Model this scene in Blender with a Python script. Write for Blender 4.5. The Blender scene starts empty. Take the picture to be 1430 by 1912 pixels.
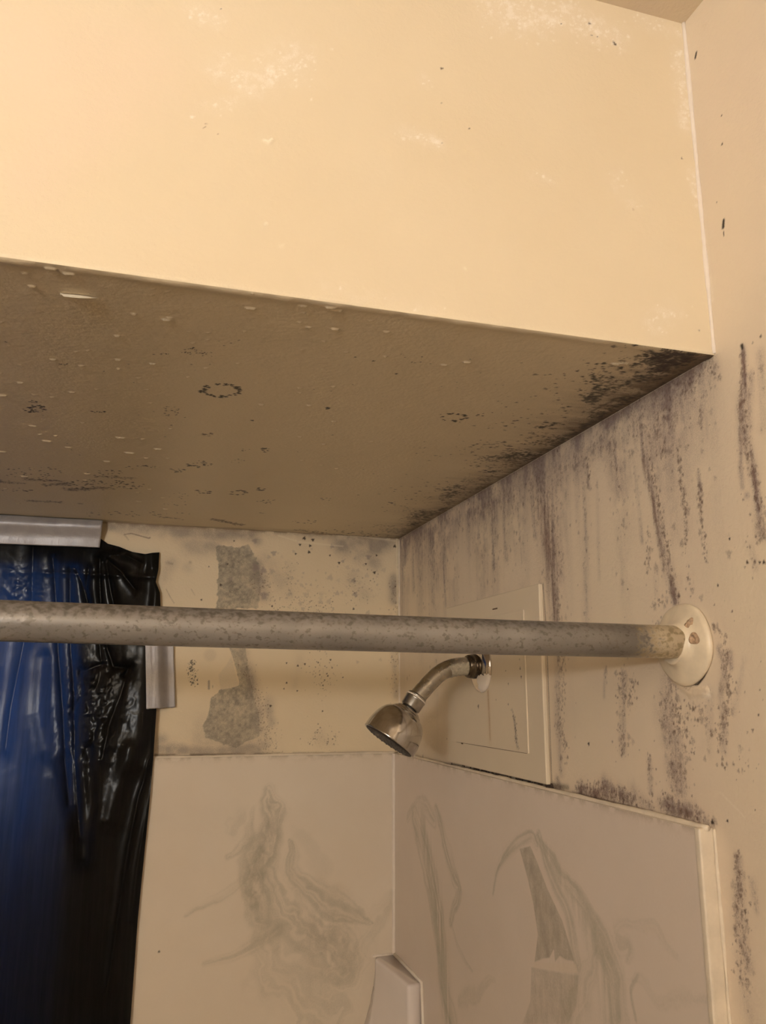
import bpy, bmesh, math
import numpy as np
from mathutils import Vector, Matrix

S = bpy.context.scene
COL = S.collection
# ------------------------------------------------------------------ camera
CX, CY, CZ = -0.406883, -1.282457, -0.251568      # metres, z measured from the soffit underside
YAW, PITCH, ROLL, FPX = 0.286472, 0.217890, 0.0020165, 1505.786
GZ = 2.10                                           # height of the soffit underside above the floor
def basis():
    cy, sy = math.cos(YAW), math.sin(YAW); cp, sp = math.cos(PITCH), math.sin(PITCH)
    fw = np.array([sy*cp, cy*cp, sp]); rt = np.array([cy, -sy, 0.0]); up = np.cross(rt, fw)
    r2 = rt*math.cos(ROLL)+up*math.sin(ROLL); u2 = -rt*math.sin(ROLL)+up*math.cos(ROLL)
    return r2, u2, fw
RT, UP, FW = basis()
CAM = np.array([CX, CY, CZ])
def ray(px, py, axis, val):
    """point of the plane (axis = val) that lies at photo position px, py"""
    d = FW*FPX+RT*(px-715.0)-UP*(py-956.0)
    return CAM+(val-CAM[axis])/d[axis]*d
def mpp(P):                                         # metres per photo pixel at P
    return float((np.asarray(P)-CAM)@FW)/FPX
cam_d = bpy.data.cameras.new('camera'); cam = bpy.data.objects.new('camera', cam_d); COL.objects.link(cam)
cam_d.sensor_fit = 'VERTICAL'; cam_d.sensor_height = 36.0; cam_d.lens = FPX/1912*36.0; cam_d.clip_start = 0.01
M = Matrix(((RT[0], UP[0], -FW[0]), (RT[1], UP[1], -FW[1]), (RT[2], UP[2], -FW[2]))).to_4x4()
M.translation = Vector((CX, CY, CZ+GZ)); cam.matrix_world = M
S.camera = cam
# ------------------------------------------------------------------ light
S.view_settings.view_transform = 'Standard'; S.view_settings.look = 'None'
S.view_settings.gamma = 1.0; S.view_settings.use_curve_mapping = False
S.view_settings.exposure = 0.0
w = bpy.data.worlds.new('sky'); S.world = w; w.use_nodes = True
w.node_tree.nodes['Background'].inputs[0].default_value = (0.16, 0.36, 1.0, 1)   # blue daylight outside
w.node_tree.nodes['Background'].inputs[1].default_value = 5.0
def area(name, loc, target, sx, sy, power, color):
    l = bpy.data.lights.new(name, 'AREA'); l.shape = 'RECTANGLE'; l.size = sx; l.size_y = sy
    l.energy = power; l.color = color
    o = bpy.data.objects.new(name, l); COL.objects.link(o)
    o.location = (loc[0], loc[1], loc[2]+GZ)
    d = Vector(target)-Vector(loc); o.rotation_euler = d.to_track_quat('-Z', 'Z').to_euler()
    return o
LAMP = area('vanity_light', (-1.35, -2.40, -0.15), (-1.1, -2.04, 0.95), 0.40, 0.14, 31.5, (1.0, 0.985, 0.965))

# ------------------------------------------------------------------ helpers
def tag(o, label=None, cat=None, group=None, kind=None):
    if label: o['label'] = label
    if cat: o['category'] = cat
    if group: o['group'] = group
    if kind: o['kind'] = kind
    return o
def link(name, me, mat=None, parent=None, smooth=False):
    o = bpy.data.objects.new(name, me); COL.objects.link(o)
    if mat: me.materials.append(mat)
    if smooth:
        me.polygons.foreach_set('use_smooth', [True]*len(me.polygons))
    if parent:
        o.parent = parent; o.matrix_parent_inverse = Matrix.Identity(4)
        q = parent; wl = Vector((0, 0, 0))
        while q: wl += q.location; q = q.parent
        o.location = -wl
    return o
def empty(name, loc):
    o = bpy.data.objects.new(name, None); o.empty_display_size = 0.05; COL.objects.link(o)
    o.location = (loc[0], loc[1], loc[2]+GZ); return o
# all meshes are written in world metres (z from soffit + GZ); parts subtract their parent's location in link()
def mesh(name, verts, faces):
    me = bpy.data.meshes.new(name)
    v = np.array(verts, float).copy(); v[:, 2] += GZ
    me.from_pydata(v.tolist(), [], [list(f) for f in faces]); me.update()
    return me
def bmesh_to(name, bm):
    me = bpy.data.meshes.new(name)
    for v in bm.verts: v.co.z += GZ
    bm.normal_update(); bm.to_mesh(me); bm.free(); me.update(); return me
def box_bm(bm, lo, hi, bevel=0.0, seg=2):
    vs = [bm.verts.new((x, y, z)) for x in (lo[0], hi[0]) for y in (lo[1], hi[1]) for z in (lo[2], hi[2])]
    fs = [(0,1,3,2), (4,6,7,5), (0,4,5,1), (2,3,7,6), (0,2,6,4), (1,5,7,3)]
    for f in fs: bm.faces.new([vs[i] for i in f])
    if bevel:
        es = list({e for v in vs for e in v.link_edges})
        bmesh.ops.bevel(bm, geom=es, offset=bevel, segments=seg, profile=0.6, affect='EDGES')
    return vs
def lathe(base, axis, prof, n=64, wob=None):
    """prof: list of (distance along axis, radius)"""
    a = Vector(axis).normalized(); b = Vector(base)
    t = a.cross(Vector((0, 0, 1)));
    if t.length < 1e-3: t = Vector((1, 0, 0))
    t.normalize(); s = a.cross(t)
    V, F = [], []
    for (d, r) in prof:
        for k in range(n):
            q = 2*math.pi*k/n; rr = r*(1+(wob(q) if wob else 0))
            V.append(b+a*d+(t*math.cos(q)+s*math.sin(q))*rr)
    for i in range(len(prof)-1):
        for k in range(n):
            F.append((i*n+k, i*n+(k+1) % n, (i+1)*n+(k+1) % n, (i+1)*n+k))
    F.append(tuple(range(n))[::-1]); F.append(tuple((len(prof)-1)*n+k for k in range(n)))
    return [tuple(v) for v in V], F
def tube(pts, rad, n=32):
    P = [Vector(p) for p in pts]; V, F = [], []
    up = None
    for i, p in enumerate(P):
        d = (P[min(i+1, len(P)-1)]-P[max(i-1, 0)]).normalized()
        if up is None:
            up = d.cross(Vector((0, 1, 0)));
            if up.length < 1e-3: up = d.cross(Vector((0, 0, 1)))
        up = (up-d*up.dot(d)).normalized(); s = d.cross(up)
        r = rad[i] if hasattr(rad, '__len__') else rad
        for k in range(n):
            q = 2*math.pi*k/n; V.append(tuple(p+(up*math.cos(q)+s*math.sin(q))*r))
    for i in range(len(P)-1):
        for k in range(n):
            F.append((i*n+k, i*n+(k+1) % n, (i+1)*n+(k+1) % n, (i+1)*n+k))
    F.append(tuple(range(n))[::-1]); F.append(tuple((len(P)-1)*n+k for k in range(n)))
    return V, F
def smoothcurve(pts, sub=8):
    P = [np.array(p, float) for p in pts]; P = [2*P[0]-P[1]]+P+[2*P[-1]-P[-2]]; out = []
    for i in range(1, len(P)-2):
        for k in range(sub):
            t = k/sub; p0, p1, p2, p3 = P[i-1:i+3]
            out.append(0.5*((2*p1)+(-p0+p2)*t+(2*p0-5*p1+4*p2-p3)*t*t+(-p0+3*p1-3*p2+p3)*t**3))
    out.append(P[-2]); return out

# ------------------------------------------------------------------ materials
def mat(name):
    m = bpy.data.materials.new(name); m.use_nodes = True; nt = m.node_tree
    return m, nt, nt.nodes['Principled BSDF']
def nd(nt, t, **kw):
    n = nt.nodes.new(t)
    for k, v in kw.items(): setattr(n, k, v)
    return n
def noise(nt, scale, detail=4, rough=0.55, vec=None):
    n = nd(nt, 'ShaderNodeTexNoise'); n.inputs['Scale'].default_value = scale
    n.inputs['Detail'].default_value = detail; n.inputs['Roughness'].default_value = rough
    if vec: nt.links.new(vec, n.inputs['Vector'])
    return n
def mix(nt, fac, a, b, blend='MIX'):
    n = nd(nt, 'ShaderNodeMix', data_type='RGBA', blend_type=blend)
    for s, v in ((n.inputs['Factor'], fac), (n.inputs['A'], a), (n.inputs['B'], b)):
        if hasattr(v, 'links'): nt.links.new(v, s)
        else: s.default_value = v if not hasattr(v, '__len__') else tuple(v)+(1,)*(4-len(v))
    return n.outputs['Result']
def ramp(nt, src, lo, hi, a=0.0, b=1.0):
    n = nd(nt, 'ShaderNodeMapRange'); nt.links.new(src, n.inputs['Value'])
    n.inputs['From Min'].default_value = lo; n.inputs['From Max'].default_value = hi
    n.inputs['To Min'].default_value = a; n.inputs['To Max'].default_value = b
    return n.outputs['Result']
def bump(nt, bs, hs, prev=None):
    for h, st, dist in hs:
        b = nd(nt, 'ShaderNodeBump'); b.inputs['Strength'].default_value = st; b.inputs['Distance'].default_value = dist
        nt.links.new(h, b.inputs['Height'])
        if prev: nt.links.new(prev, b.inputs['Normal'])
        prev = b.outputs['Normal']
    nt.links.new(prev, bs.inputs['Normal'])
def paint_mat(name, base, base2, rough=0.5, fine=0.35, stained=True, crisp=0.55, nscale=900):
    """cream wall paint; the 'stain' colour attribute holds mould and scuffs (colour + coverage)"""
    m, nt, bs = mat(name)
    tc = nd(nt, 'ShaderNodeTexCoord').outputs['Object']
    n1 = noise(nt, 5, 3, vec=tc); n2 = noise(nt, 60, 4, vec=tc)
    c = mix(nt, ramp(nt, n1.outputs['Fac'], 0.35, 0.65), base, base2)
    c = mix(nt, ramp(nt, n2.outputs['Fac'], 0.3, 0.7, 0.0, 0.10), c, tuple(x*1.12 for x in base2))
    if stained:
        at = nd(nt, 'ShaderNodeAttribute', attribute_name='stain')
        n3 = noise(nt, nscale, 2, vec=tc)
        # crisp up coverage below the mesh resolution: a + (noise-.5)*k*a*(1-a)*4
        sub = nd(nt, 'ShaderNodeMath', operation='SUBTRACT'); nt.links.new(n3.outputs['Fac'], sub.inputs[0]); sub.inputs[1].default_value = 0.5
        om = nd(nt, 'ShaderNodeMath', operation='SUBTRACT'); om.inputs[0].default_value = 1.0; nt.links.new(at.outputs['Alpha'], om.inputs[1])
        mu = nd(nt, 'ShaderNodeMath', operation='MULTIPLY'); nt.links.new(at.outputs['Alpha'], mu.inputs[0]); nt.links.new(om.outputs[0], mu.inputs[1])
        m2 = nd(nt, 'ShaderNodeMath', operation='MULTIPLY'); nt.links.new(mu.outputs[0], m2.inputs[0]); nt.links.new(sub.outputs[0], m2.inputs[1])
        m3 = nd(nt, 'ShaderNodeMath', operation='MULTIPLY'); nt.links.new(m2.outputs[0], m3.inputs[0]); m3.inputs[1].default_value = 8*crisp
        ad = nd(nt, 'ShaderNodeMath', operation='ADD', use_clamp=True); nt.links.new(at.outputs['Alpha'], ad.inputs[0]); nt.links.new(m3.outputs[0], ad.inputs[1])
        c = mix(nt, ad.outputs[0], c, at.outputs['Color'])
    nt.links.new(c, bs.inputs['Base Color'])
    bs.inputs['Roughness'].default_value = rough; bs.inputs['Specular IOR Level'].default_value = 0.35
    nb = noise(nt, 260, 3, vec=tc); nc = noise(nt, 35, 3, vec=tc)
    bump(nt, bs, [(nb.outputs['Fac'], fine, 0.0012), (nc.outputs['Fac'], fine*0.6, 0.003)])
    return m
def simple(name, base, rough=0.5, metal=0.0, nscale=40, var=0.15, bstr=0.1, bdist=0.001, spec=0.5, coat=0.0):
    m, nt, bs = mat(name)
    tc = nd(nt, 'ShaderNodeTexCoord').outputs['Object']
    n = noise(nt, nscale, 4, vec=tc)
    c = mix(nt, ramp(nt, n.outputs['Fac'], 0.3, 0.7), tuple(x*(1-var) for x in base), base)
    nt.links.new(c, bs.inputs['Base Color']); bs.inputs['Roughness'].default_value = rough
    bs.inputs['Metallic'].default_value = metal; bs.inputs['Specular IOR Level'].default_value = spec
    bs.inputs['Coat Weight'].default_value = coat
    if bstr: bump(nt, bs, [(n.outputs['Fac'], bstr, bdist)])
    return m
CREAM = (0.78, 0.655, 0.465); CREAM2 = (0.76, 0.625, 0.43)
PINK = (0.74, 0.615, 0.48)
M_ceil = paint_mat('cream_ceiling_paint', CREAM, PINK, 0.5, 0.3, stained=False)
M_face = paint_mat('cream_soffit_paint', (0.80, 0.675, 0.49), (0.775, 0.645, 0.455), 0.45, 0.30)
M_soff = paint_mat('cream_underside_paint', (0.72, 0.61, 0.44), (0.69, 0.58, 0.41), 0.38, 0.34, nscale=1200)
M_back = paint_mat('cream_back_wall_paint', CREAM, CREAM2, 0.5, 0.35)
M_right = paint_mat('cream_side_wall_paint', (0.77, 0.65, 0.49), PINK, 0.5, 0.45)
M_plain = paint_mat('cream_room_paint', (.66, .60, .50), (.62, .56, .46), 0.5, 0.3, stained=False)
M_panel = paint_mat('cream_painted_plastic', (0.74, 0.63, 0.48), (0.71, 0.60, 0.46), 0.4, 0.12, stained=False)
M_door = paint_mat('cream_painted_plastic_stained', (0.74, 0.63, 0.48), (0.71, 0.60, 0.46), 0.4, 0.12)
M_sur = paint_mat('cultured_marble', (0.76, 0.665, 0.555), (0.74, 0.64, 0.53), 0.22, 0.03, crisp=0.25, nscale=500)
M_sur2 = paint_mat('cultured_marble_plain', (0.76, 0.665, 0.555), (0.74, 0.64, 0.53), 0.22, 0.03, stained=False)
M_surR = paint_mat('cultured_marble_pink', (0.74, 0.635, 0.555), (0.715, 0.61, 0.525), 0.22, 0.03, crisp=0.25, nscale=500)
M_caulk = simple('white_caulk', (0.86, 0.76, 0.66), 0.4, 0, 90, 0.08, 0.3, 0.001)
M_caulk2 = simple('cream_caulk', (0.80, 0.69, 0.55), 0.45, 0, 60, 0.18, 0.4, 0.001)
M_white = simple('white_porcelain', (0.84, 0.76, 0.73), 0.12, 0, 20, 0.03, 0.02, 0.001, coat=0.6)
M_floor = simple('grey_floor_tile', (0.5, 0.45, 0.39), 0.5)

# ------------------------------------------------------------------ painted surfaces
rng = np.random.default_rng(7)
def vnoise(us, vs, su, sv, seed, octv=3):
    """smooth value noise in 0..1 on the tensor grid us x vs, feature sizes su, sv (metres)"""
    r = np.random.default_rng(seed); out = 0; amp = 1; tot = 0
    for o in range(octv):
        a = us/su; b = vs/sv; a = a-np.floor(a.min())+0.0; b = b-np.floor(b.min())
        G = r.random((int(a.max())+3, int(b.max())+3))
        ia = a.astype(int); fa = a-ia; fa = fa*fa*(3-2*fa); ib = b.astype(int); fb = b-ib; fb = fb*fb*(3-2*fb)
        R = G[ia]*(1-fa)[:, None]+G[ia+1]*fa[:, None]
        out = out+amp*(R[:, ib]*(1-fb)+R[:, ib+1]*fb); tot += amp; amp *= 0.55; su *= 0.5; sv *= 0.5
    return out/tot
def sst(x, a, b):
    t = np.clip((x-a)/(b-a), 0, 1); return t*t*(3-2*t)
class Surf:
    def __init__(s, axis, val, us, vs):
        s.axis, s.val, s.us, s.vs = axis, val, us, vs
        s.ax = [i for i in range(3) if i != axis]
        s.shape = (len(us), len(vs)); s.rgb = np.zeros(s.shape+(3,)); s.a = np.zeros(s.shape)
        s.disp = np.zeros(s.shape)
        s.U, s.V = us[:, None], vs[None, :]
    def uv(s, px, py):
        P = ray(px, py, s.axis, s.val); return P[s.ax[0]], P[s.ax[1]], mpp(P)
    def field(s): return np.zeros(s.shape)
    def stroke(s, F, pts, st=1.0, add=False, hard=1.0, wide=1):
        """pts: (px, py, half width px)"""
        Q = [s.uv(p[0], p[1])+(p[2],) for p in pts]
        if len(Q) == 1: Q = Q*2
        if wide != 1: Q = [(q[0], q[1], q[2], q[3]*wide) for q in Q]
        for (u0, v0, m0, w0), (u1, v1, m1, w1) in zip(Q[:-1], Q[1:]):
            w0m, w1m = w0*m0, w1*m1; W = 2.6*max(w0m, w1m)
            i0, i1 = np.searchsorted(s.us, [min(u0, u1)-W, max(u0, u1)+W]); j0, j1 = np.searchsorted(s.vs, [min(v0, v1)-W, max(v0, v1)+W])
            if i0 >= i1 or j0 >= j1: continue
            U = s.us[i0:i1, None]; V = s.vs[None, j0:j1]; du, dv = u1-u0, v1-v0; L = du*du+dv*dv
            t = np.clip(((U-u0)*du+(V-v0)*dv)/L, 0, 1) if L > 0 else np.zeros((i1-i0, j1-j0))
            d = np.hypot(U-u0-t*du, V-v0-t*dv); ww = w0m+(w1m-w0m)*t
            g = st*np.exp(-(d/ww)**(2*hard))
            if add: F[i0:i1, j0:j1] += g
            else: F[i0:i1, j0:j1] = np.maximum(F[i0:i1, j0:j1], g)
        return F
    def poly(s, pts, soft=1.5):
        """filled polygon mask from photo points, softened by 'soft' px"""
        Q = [s.uv(*p) for p in pts]; inside = np.zeros(s.shape, bool); dist = np.full(s.shape, 1e9)
        n = len(Q); m = np.mean([q[2] for q in Q])
        for k in range(n):
            u0, v0, _ = Q[k]; u1, v1, _ = Q[(k+1) % n]
            c = ((v0 > s.V) != (v1 > s.V)); 
            with np.errstate(divide='ignore', invalid='ignore'):
                xx = (u1-u0)*(s.V-v0)/(v1-v0 if v1 != v0 else 1e-12)+u0
            inside ^= (c & (s.U < xx))
            du, dv = u1-u0, v1-v0; L = du*du+dv*dv+1e-15
            t = np.clip(((s.U-u0)*du+(s.V-v0)*dv)/L, 0, 1); dist = np.minimum(dist, np.hypot(s.U-u0-t*du, s.V-v0-t*dv))
        sd = np.where(inside, dist, -dist); return sst(sd, -soft*m, soft*m)
    def lay(s, alpha, col):
        alpha = np.clip(alpha, 0, 1); na = alpha+s.a*(1-alpha)
        w = np.where(na > 1e-6, alpha/np.maximum(na, 1e-6), 0)[..., None]
        s.rgb = s.rgb*(1-w)+np.array(col)*w; s.a = na
    def dots(s, cu, cv, r, al, asp=1.0, rough=0.35):
        F = s.field(); cu, cv, r, al = [np.broadcast_to(np.asarray(x, float), (len(cu),)) for x in (cu, cv, r, al)]
        iu = np.clip(np.searchsorted(s.us, cu), 0, s.shape[0]-1); iv = np.clip(np.searchsorted(s.vs, cv), 0, s.shape[1]-1)
        stepu = np.median(np.diff(s.us)); stepv = np.median(np.diff(s.vs))
        ku = int(np.ceil(r.max()*1.5/stepu))+1; kv = int(np.ceil(r.max()*1.5*asp/stepv))+1
        ph = rng.random(len(cu))*6.28
        for a in range(-ku, ku+1):
            for b in range(-kv, kv+1):
                I = iu+a; J = iv+b; ok = (I >= 0) & (I < s.shape[0]) & (J >= 0) & (J < s.shape[1])
                I, J = I[ok], J[ok]; x = (s.us[I]-cu[ok]); y = (s.vs[J]-cv[ok])/asp
                d = np.hypot(x, y); th = np.arctan2(y, x); rr = r[ok]*(1+rough*np.sin(3*th+ph[ok])*0.6+rough*0.4*np.sin(5*th+2*ph[ok]))
                np.maximum.at(F, (I, J), al[ok]*sst(-d, -rr*1.25, -rr*0.55))
        return F
    def scatter(s, D, n, r0, r1, a0=0.5, a1=1.0, asp=1.0):
        """n dots with probability following density D"""
        k = max(1, int(np.sqrt(D.size/250000))); d = np.clip(D[::k, ::k], 0, None); p = (d/d.sum()).ravel()
        ix = rng.choice(len(p), n, p=p); i, j = np.unravel_index(ix, d.shape)
        su = np.median(np.diff(s.us))*k; sv = np.median(np.diff(s.vs))*k
        cu = s.us[i*k]+(rng.random(n)-.5)*su; cv = s.vs[j*k]+(rng.random(n)-.5)*sv
        r = r0+(r1-r0)*rng.random(n)**2.2
        return s.dots(cu, cv, r, a0+(a1-a0)*rng.random(n), asp)
    def pxdots(s, pts, al=1.0, asp=1.0):
        Q = [s.uv(p[0], p[1])+(p[2],) for p in pts]
        return s.dots(np.array([q[0] for q in Q]), np.array([q[1] for q in Q]), np.array([q[2]*q[3] for q in Q]), al, asp)
    def build(s, name, matl, ext_u=(), ext_v=(), hole=None, parent=None):
        """grid mesh; ext_*: extra far coordinates beyond the painted area (before, after)"""
        ub, ua = ext_u if ext_u else ([], []); vb, va = ext_v if ext_v else ([], [])
        us = np.concatenate([ub, s.us, ua]); vs = np.concatenate([vb, s.vs, va]); nu, nv = len(us), len(vs)
        pad = ((len(ub), len(ua)), (len(vb), len(va)))
        A = np.pad(s.a, pad); C = np.pad(s.rgb, pad+((0, 0),)); Dp = np.pad(s.disp, pad)
        co = np.zeros((nu, nv, 3)); co[..., s.ax[0]] = us[:, None]; co[..., s.ax[1]] = vs[None, :]; co[..., s.axis] = s.val+Dp
        co[..., 2] += GZ
        idx = np.arange(nu*nv).reshape(nu, nv)
        q = np.stack([idx[:-1, :-1], idx[1:, :-1], idx[1:, 1:], idx[:-1, 1:]], -1).reshape(-1, 4)
        if s.axis == 1: q = q if True else q
        if s.axis == 0: q = q[:, ::-1]
        if s.axis == 2: q = q[:, ::-1]
        if hole:
            mu = (us[:-1]+us[1:])/2; mv = (vs[:-1]+vs[1:])/2
            h = ((mu[:, None] > hole[0]) & (mu[:, None] < hole[1]) & (mv[None] > hole[2]) & (mv[None] < hole[3])).ravel()
            q = q[~h]
        return grid_object(name, co.reshape(-1, 3), q, matl, np.concatenate([C, A[..., None]], -1).reshape(-1, 4), parent)
def grid_object(name, co, q, matl, colors=None, parent=None):
    me = bpy.data.meshes.new(name); me.vertices.add(len(co)); me.vertices.foreach_set('co', co.astype(np.float32).ravel())
    me.loops.add(q.size); me.loops.foreach_set('vertex_index', q.astype(np.int32).ravel())
    me.polygons.add(len(q)); me.polygons.foreach_set('loop_start', np.arange(0, q.size, 4, dtype=np.int32))
    me.update(calc_edges=True)
    if colors is not None:
        at = me.color_attributes.new('stain', 'FLOAT_COLOR', 'POINT'); at.data.foreach_set('color', colors.astype(np.float32).ravel())
    return link(name, me, matl, parent, smooth=True)

HAZE = (0.265, 0.205, 0.195); GREY = (0.30, 0.265, 0.215); BROWN = (0.13, 0.075, 0.055); DARK = (0.055, 0.035, 0.025); BLACK = (0.015, 0.010, 0.008)
RUST = (0.42, 0.24, 0.11); WHITE = (0.90, 0.80, 0.66)
D = 0.80; ZC = 0.3004; ZT = -0.349; XL = -1.52; YN = -2.60; ZF = -GZ
TR, TB = 0.0125, 0.010                               # thickness of the marble panels, right and back

# ---- right-hand wall -------------------------------------------------------
ysl = [-1.02]
while ysl[-1] < 0: ysl.append(ysl[-1]+0.0007+0.0006*(ysl[-1]+1.02))
ysl[-1] = 0.0
R = Surf(0, 0.0, np.array(ysl), np.arange(-0.70, ZC-1e-4, 0.00095)); R.vs[-1] = ZC
def right_wall():
    s = R; U, V = s.us, s.vs
    streak = vnoise(U, V, 0.016, 0.16, 1, 4); blot = vnoise(U, V, 0.03, 0.03, 2, 4); fine = vnoise(U, V, 0.004, 0.006, 3, 3)
    fibre = vnoise(U, V, 0.0035, 0.05, 4, 3)
    H = s.field()
    inside = (s.U > -D-0.004); edge = sst(s.U+0*s.V, -D-.012, -D+.03)
    # band under the soffit edge, running down in drips of varying length
    L = 0.018+0.085*np.clip(vnoise(U, np.array([0., 1.]), 0.035, 1, 5, 3)[:, :1]-0.25, 0, 1)*1.6
    below = np.clip(-s.V, 0, 1)
    band = np.exp(-below/L)*(s.V < 0.0)*edge*np.clip((0.1+1.5*streak*(.5+fibre)), 0, 1.25)
    H = np.maximum(H, band*0.95*sst(blot, 0.20, 0.55))
    st = s.stroke
    A = s.field()
    for pts, k in [
        ([(1300, 690, 16), (1275, 730, 14)], .9), ([(1235, 760, 30), (1232, 800, 32), (1238, 840, 20)], .8), ([(1190, 790, 30), (1215, 850, 22)], .7),
        ([(1200, 830, 10), (1213, 900, 8), (1228, 980, 9), (1245, 1060, 10), (1260, 1120, 10)], .95),
        ([(1180, 840, 5), (1192, 940, 5), (1198, 1010, 5)], .5),
        ([(1138, 830, 12), (1155, 880, 9)], .6), ([(1092, 850, 8), (1098, 900, 5), (1102, 912, 4)], .8), ([(1090, 900, 7), (1092, 1000, 9), (1095, 1180, 10)], .36),
        ([(1115, 900, 5), (1118, 1080, 5)], .22), ([(1160, 960, 9), (1165, 1100, 9)], .22),
        ([(1005, 890, 22), (1015, 930, 20), (1020, 1000, 17), (1030, 1080, 17), (1035, 1150, 12)], .72), ([(990, 880, 12), (1000, 1000, 8)], .6), ([(1030, 940, 7), (1034, 1060, 7), (1040, 1120, 6)], .8),
        ([(1050, 880, 12), (1045, 900, 8)], .6), ([(1032, 905, 26), (1036, 1000, 20), (1045, 1080, 14)], .55), ([(1000, 900, 16), (1003, 960, 12)], .6), ([(1255, 740, 34), (1230, 800, 34)], .6), ([(1330, 690, 14), (1320, 720, 12)], .5), ([(1120, 830, 18), (1070, 870, 16)], .7), ([(960, 920, 12), (900, 950, 12)], .6),
        ([(964, 915, 4), (969, 990, 3), (974, 1050, 3)], .7), ([(915, 920, 7), (918, 980, 6), (922, 1060, 7)], .55), ([(935, 910, 8), (940, 960, 8), (945, 1040, 10)], .45),
        ([(830, 995, 4), (828, 1060, 4), (832, 1130, 5)], .55), ([(800, 1000, 9), (805, 1060, 9), (810, 1130, 10)], .38), ([(770, 1010, 7), (772, 1100, 8)], .35), ([(860, 960, 8), (855, 990, 6)], .5),
        ([(885, 950, 7), (883, 980, 5)], .45),
        ([(1315, 730, 9), (1307, 770, 8), (1310, 800, 6)], .45), ([(1303, 880, 5), (1308, 920, 4)], .6),
        ([(1387, 650, 5), (1390, 700, 7), (1385, 760, 10), (1390, 820, 10), (1405, 880, 9), (1415, 940, 8), (1420, 1000, 9)], .85), ([(1400, 700, 9), (1398, 800, 9)], .4),
        ([(1383, 800, 6), (1383, 880, 5), (1386, 910, 4)], .7), ([(1420, 660, 9), (1425, 800, 9)], .3), ([(1395, 925, 6)], .6), ([(1400, 1020, 8), (1410, 1060, 7)], .25),
        ([(1225, 1060, 7), (1225, 1110, 6)], .4), ([(1250, 1050, 12), (1262, 1120, 10)], .4),
        # below the rod
        ([(1040, 1230, 10), (1040, 1340, 11), (1048, 1440, 9)], .34), ([(1040, 1150, 7), (1042, 1230, 7)], .6),
        ([(1165, 1260, 8), (1163, 1330, 9), (1162, 1400, 9)], .45), ([(1130, 1250, 4), (1128, 1300, 4)], .4),
        ([(1245, 1280, 18), (1240, 1330, 22), (1250, 1380, 18)], .5), ([(1262, 1380, 14), (1262, 1440, 18)], .5), ([(1262, 1430, 20), (1268, 1470, 17)], .7),
        ([(1212, 1420, 6), (1215, 1480, 6)], .5), ([(1340, 1210, 6), (1352, 1240, 7), (1345, 1300, 7), (1352, 1350, 8), (1350, 1400, 8)], .42), ([(1325, 1300, 10), (1320, 1400, 11)], .3),
        ([(1390, 1230, 5), (1370, 1330, 7)], .2), ([(1362, 1220, 7), (1364, 1245, 6)], .55),
        ([(1085, 1475, 10), (1110, 1482, 8)], .95), ([(1130, 1470, 14), (1175, 1492, 12)], .8), ([(1180, 1480, 14), (1215, 1510, 10)], .5), ([(1240, 1505, 14), (1290, 1515, 14)], .85), ([(1300, 1520, 10), (1330, 1542, 6)], .7),
        ([(1040, 1455, 7), (1045, 1470, 6)], .6),
        # lower right, beside the marble
        ([(1378, 1605, 9), (1380, 1660, 12), (1382, 1740, 14), (1395, 1800, 12)], .55), ([(1405, 1650, 9), (1412, 1700, 7)], .35), ([(1375, 1780, 10), (1400, 1900, 14)], .25)]:
        st(A, pts, k, wide=1.25)
    H2 = A*np.clip(0.45+1.0*(fibre-.3)+0.9*(streak-.45)+0.5*(blot-.5), 0.05, 1.2)
    Ht = np.maximum(H, H2)
    col = np.where(s.field()[..., None] == 0, np.array(HAZE), 0)
    tot = Ht*(0.62+0.6*(fine-0.5))
    s.lay(np.clip(tot*1.75, 0, .88), HAZE)
    # brownish tint in the big drip
    B = s.field(); st(B, [(1015, 950, 20), (1025, 1050, 20), (1035, 1160, 12)], .8); st(B, [(1200, 860, 8), (1228, 980, 7), (1255, 1110, 7)], .8); st(B, [(1088, 1475, 10), (1120, 1484, 8)], 1); st(B, [(1390, 660, 6), (1386, 800, 8), (1412, 920, 7)], .6)
    s.lay(B*sst(fibre, .30, .70)*.72, (0.20, 0.115, 0.095))
    # pale violet powder high in the drips
    P = s.field(); st(P, [(1010, 890, 16), (1015, 930, 12)], 1); st(P, [(1060, 870, 14)], 1); st(P, [(1100, 830, 14)], .6)
    s.lay(P*sst(fibre, .5, .8)*.5, (0.62, 0.54, 0.52))
    # dirt line right on the soffit joint, none right at the front end
    s.lay(np.exp(-below/0.0035)*(s.V <= 0)*edge*inside*(0.35+0.5*blot), (0.16, 0.10, 0.07))
    # specks follow the haze; more where it is strong
    dens = np.clip(A-.12, 0, 1)**1.1*(0.3+streak)*np.clip(fibre*1.5-.2, 0, 1)+0.5*np.clip(band-.25, 0, 1)*fine
    s.lay(s.scatter(dens, 4200, .0004, .0012, .25, .7, 1.25)*.7, BROWN)
    s.lay(s.scatter(np.clip(dens, 0, 1)**1.3, 500, .0006, .0015, .3, .8, 1.3), BROWN)
    # dotted runs
    T = s.field()
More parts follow.
